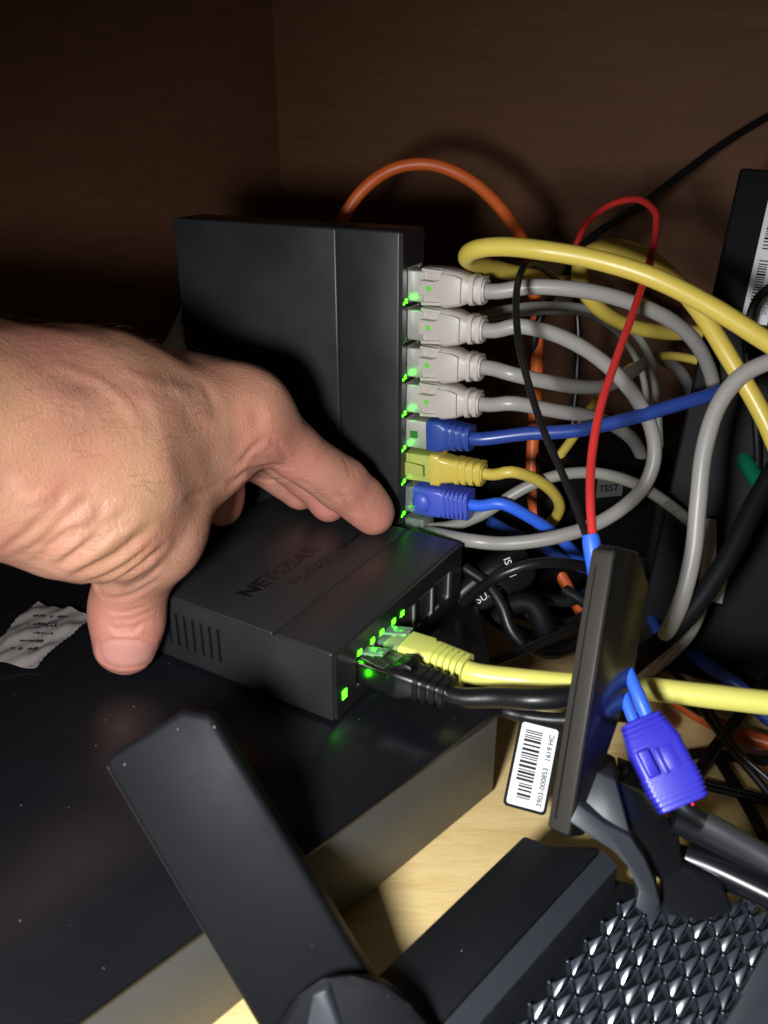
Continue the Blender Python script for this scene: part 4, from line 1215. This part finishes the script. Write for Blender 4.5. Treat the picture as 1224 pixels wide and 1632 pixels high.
px_prism('antenna_mount', [(923, 1280, 243), (950, 1229, 246), (981, 1244, 244), (1004, 1328, 238), (966, 1310, 240)], 242, 18, 'router_grey', router, .6)
px_prism('mount_body', [(983, 1246, 247), (1030, 1262, 252), (1082, 1330, 248), (1090, 1388, 243), (1050, 1405, 241), (1006, 1330, 241)], 247, 20, 'router_gloss', router, .9)
outer = [(922, 1282), (962, 1312), (1004, 1333), (1028, 1370), (1043, 1405), (1051, 1438), (1042, 1466)]
innr = [(1013, 1447), (1018, 1420), (1000, 1381), (976, 1356), (946, 1337), (908, 1310)]
px_prism('mount_claw', [(u, v, 238 - .03 * (v - 1284)) for u, v in outer] + [(u, v, 238 - .03 * (v - 1284)) for u, v in innr], 240, 15, 'router_grey', router, .45)
px_prism('mount_socket', [(1055, 1392, 243), (1085, 1378, 244), (1148, 1402, 242), (1170, 1455, 236), (1120, 1468, 235), (1052, 1458, 236)], 240, 14, 'router_gloss', router, .8)
# glossy back rail
Mb = [P(*q) for q in ((1094, 1366, 252), (1140, 1384, 248), (1224, 1424, 240), (1330, 1478, 230))]
tube('back_rail', Mb, 4.6, 'rail_gloss', router, 20)
tube('back_rail_lip', [P(*q) for q in ((1072, 1308, 250), (1130, 1335, 248), (1224, 1385, 243), (1330, 1440, 238))], 3.4, 'router_matte', router, 14)
px_prism('corner_wing', [(1148, 1640, 222), (1180, 1580, 226), (1224, 1505, 231), (1330, 1440, 236), (1400, 1700, 215), (1120, 1700, 216)], 224, 14, 'router_grey', router, 1.0, Vector((0, .1, -1)))


# antennas (hinged paddles): parts of the router
def antenna(base, tip, wdir, w, t, chamfer, tipcut, mats, parent, bev):
    L = tip - base; ln = L.length * 1000; ex = L.normalized()
    ey = (wdir - ex * wdir.dot(ex)).normalized(); ez = ex.cross(ey)
    if ez.y > 0: ez, ey = -ez, ey
    M = frame(base, ex, ey, ex.cross(ey))
    s = 1 if (ex.cross(ey)).y < 0 else -1
    ol = [(0, -w / 2), (ln - tipcut[0], -w / 2), (ln, -w / 2 + tipcut[1]), (ln, w / 2 - tipcut[3]), (ln - tipcut[2], w / 2), (0, w / 2)]
    a = prism('antenna_paddle', M, ol, -t / 2, t / 2, mats[0], parent, bevel=bev, seg=3)
    return a, M, s, ln


# near antenna: leans left over the black box
a1, M1, s1, l1 = antenna(P(548, 1660, 216), P(249, 1158, 222), P(340, 1120, 222) - P(170, 1195, 222), 30.2, 9.0, 2, (2, 2, 5, 6), ('antenna_matte',), router, 1.7)
a1['label'] = 'matte black antenna paddle leaning left over the black box'
prism('edge_strip', M1, [(2, -15.25), (l1 - 2, -15.25), (l1 - 2, -14.5), (2, -14.5)], -3.2, 3.2, 'antenna_edge', a1, bevel=.2)
px_prism('antenna_hinge', [(425, 1650, 204), (470, 1582, 203), (512, 1556, 202), (560, 1552, 202), (612, 1564, 203), (655, 1598, 203), (700, 1650, 203), (710, 1730, 200), (425, 1730, 200)], 203, 12, 'antenna_matte', router, 2.6, Vector((.1, .6, -.75)).normalized())
px_prism('hinge_fin', [(486, 1650, 201), (496, 1586, 200), (520, 1578, 199.5), (548, 1650, 200.5), (548, 1730, 198), (484, 1730, 198)], 200, 6, 'router_grey', router, .8)

# far antenna: seen almost edge on
base2, tip2 = P(889, 1330, 240), P(962, 872, 246)
ex2 = (tip2 - base2).normalized()
bw = Vector((.72, .69, .0))
ey2 = (bw - ex2 * bw.dot(ex2)).normalized(); ez2 = ex2.cross(ey2)
M2a = frame(base2, ex2, ey2, ez2); l2 = (tip2 - base2).length * 1000
# narrow edge faces the camera; broad glossy face turned to the right
pad = prism('antenna_paddle', M2a, [(0, 0), (l2 - 1, 0), (l2 + 1.0, 2), (l2 + 1.0, 14), (l2 - 8, 23), (l2 * .55, 22), (l2 * .2, 12), (0, 9)], -3.2, 3.2, 'antenna_gloss', router, bevel=.8, seg=3)
pad['label'] = 'glossy black antenna paddle seen edge on, reflecting the yellow cable'
prism('edge_strip', M2a, [(1, -.5), (l2 - 1.6, -.5), (l2 - .2, .9), (l2 - 1.5, 1.6), (1, 1.6)], -3.6, 3.6, 'antenna_edge', pad, bevel=.5)
prism('edge_groove', M2a, [(4, -.62), (l2 - 6, -.62), (l2 - 6, -.4), (4, -.4)], 1.0, 1.5, 'print_black', pad)
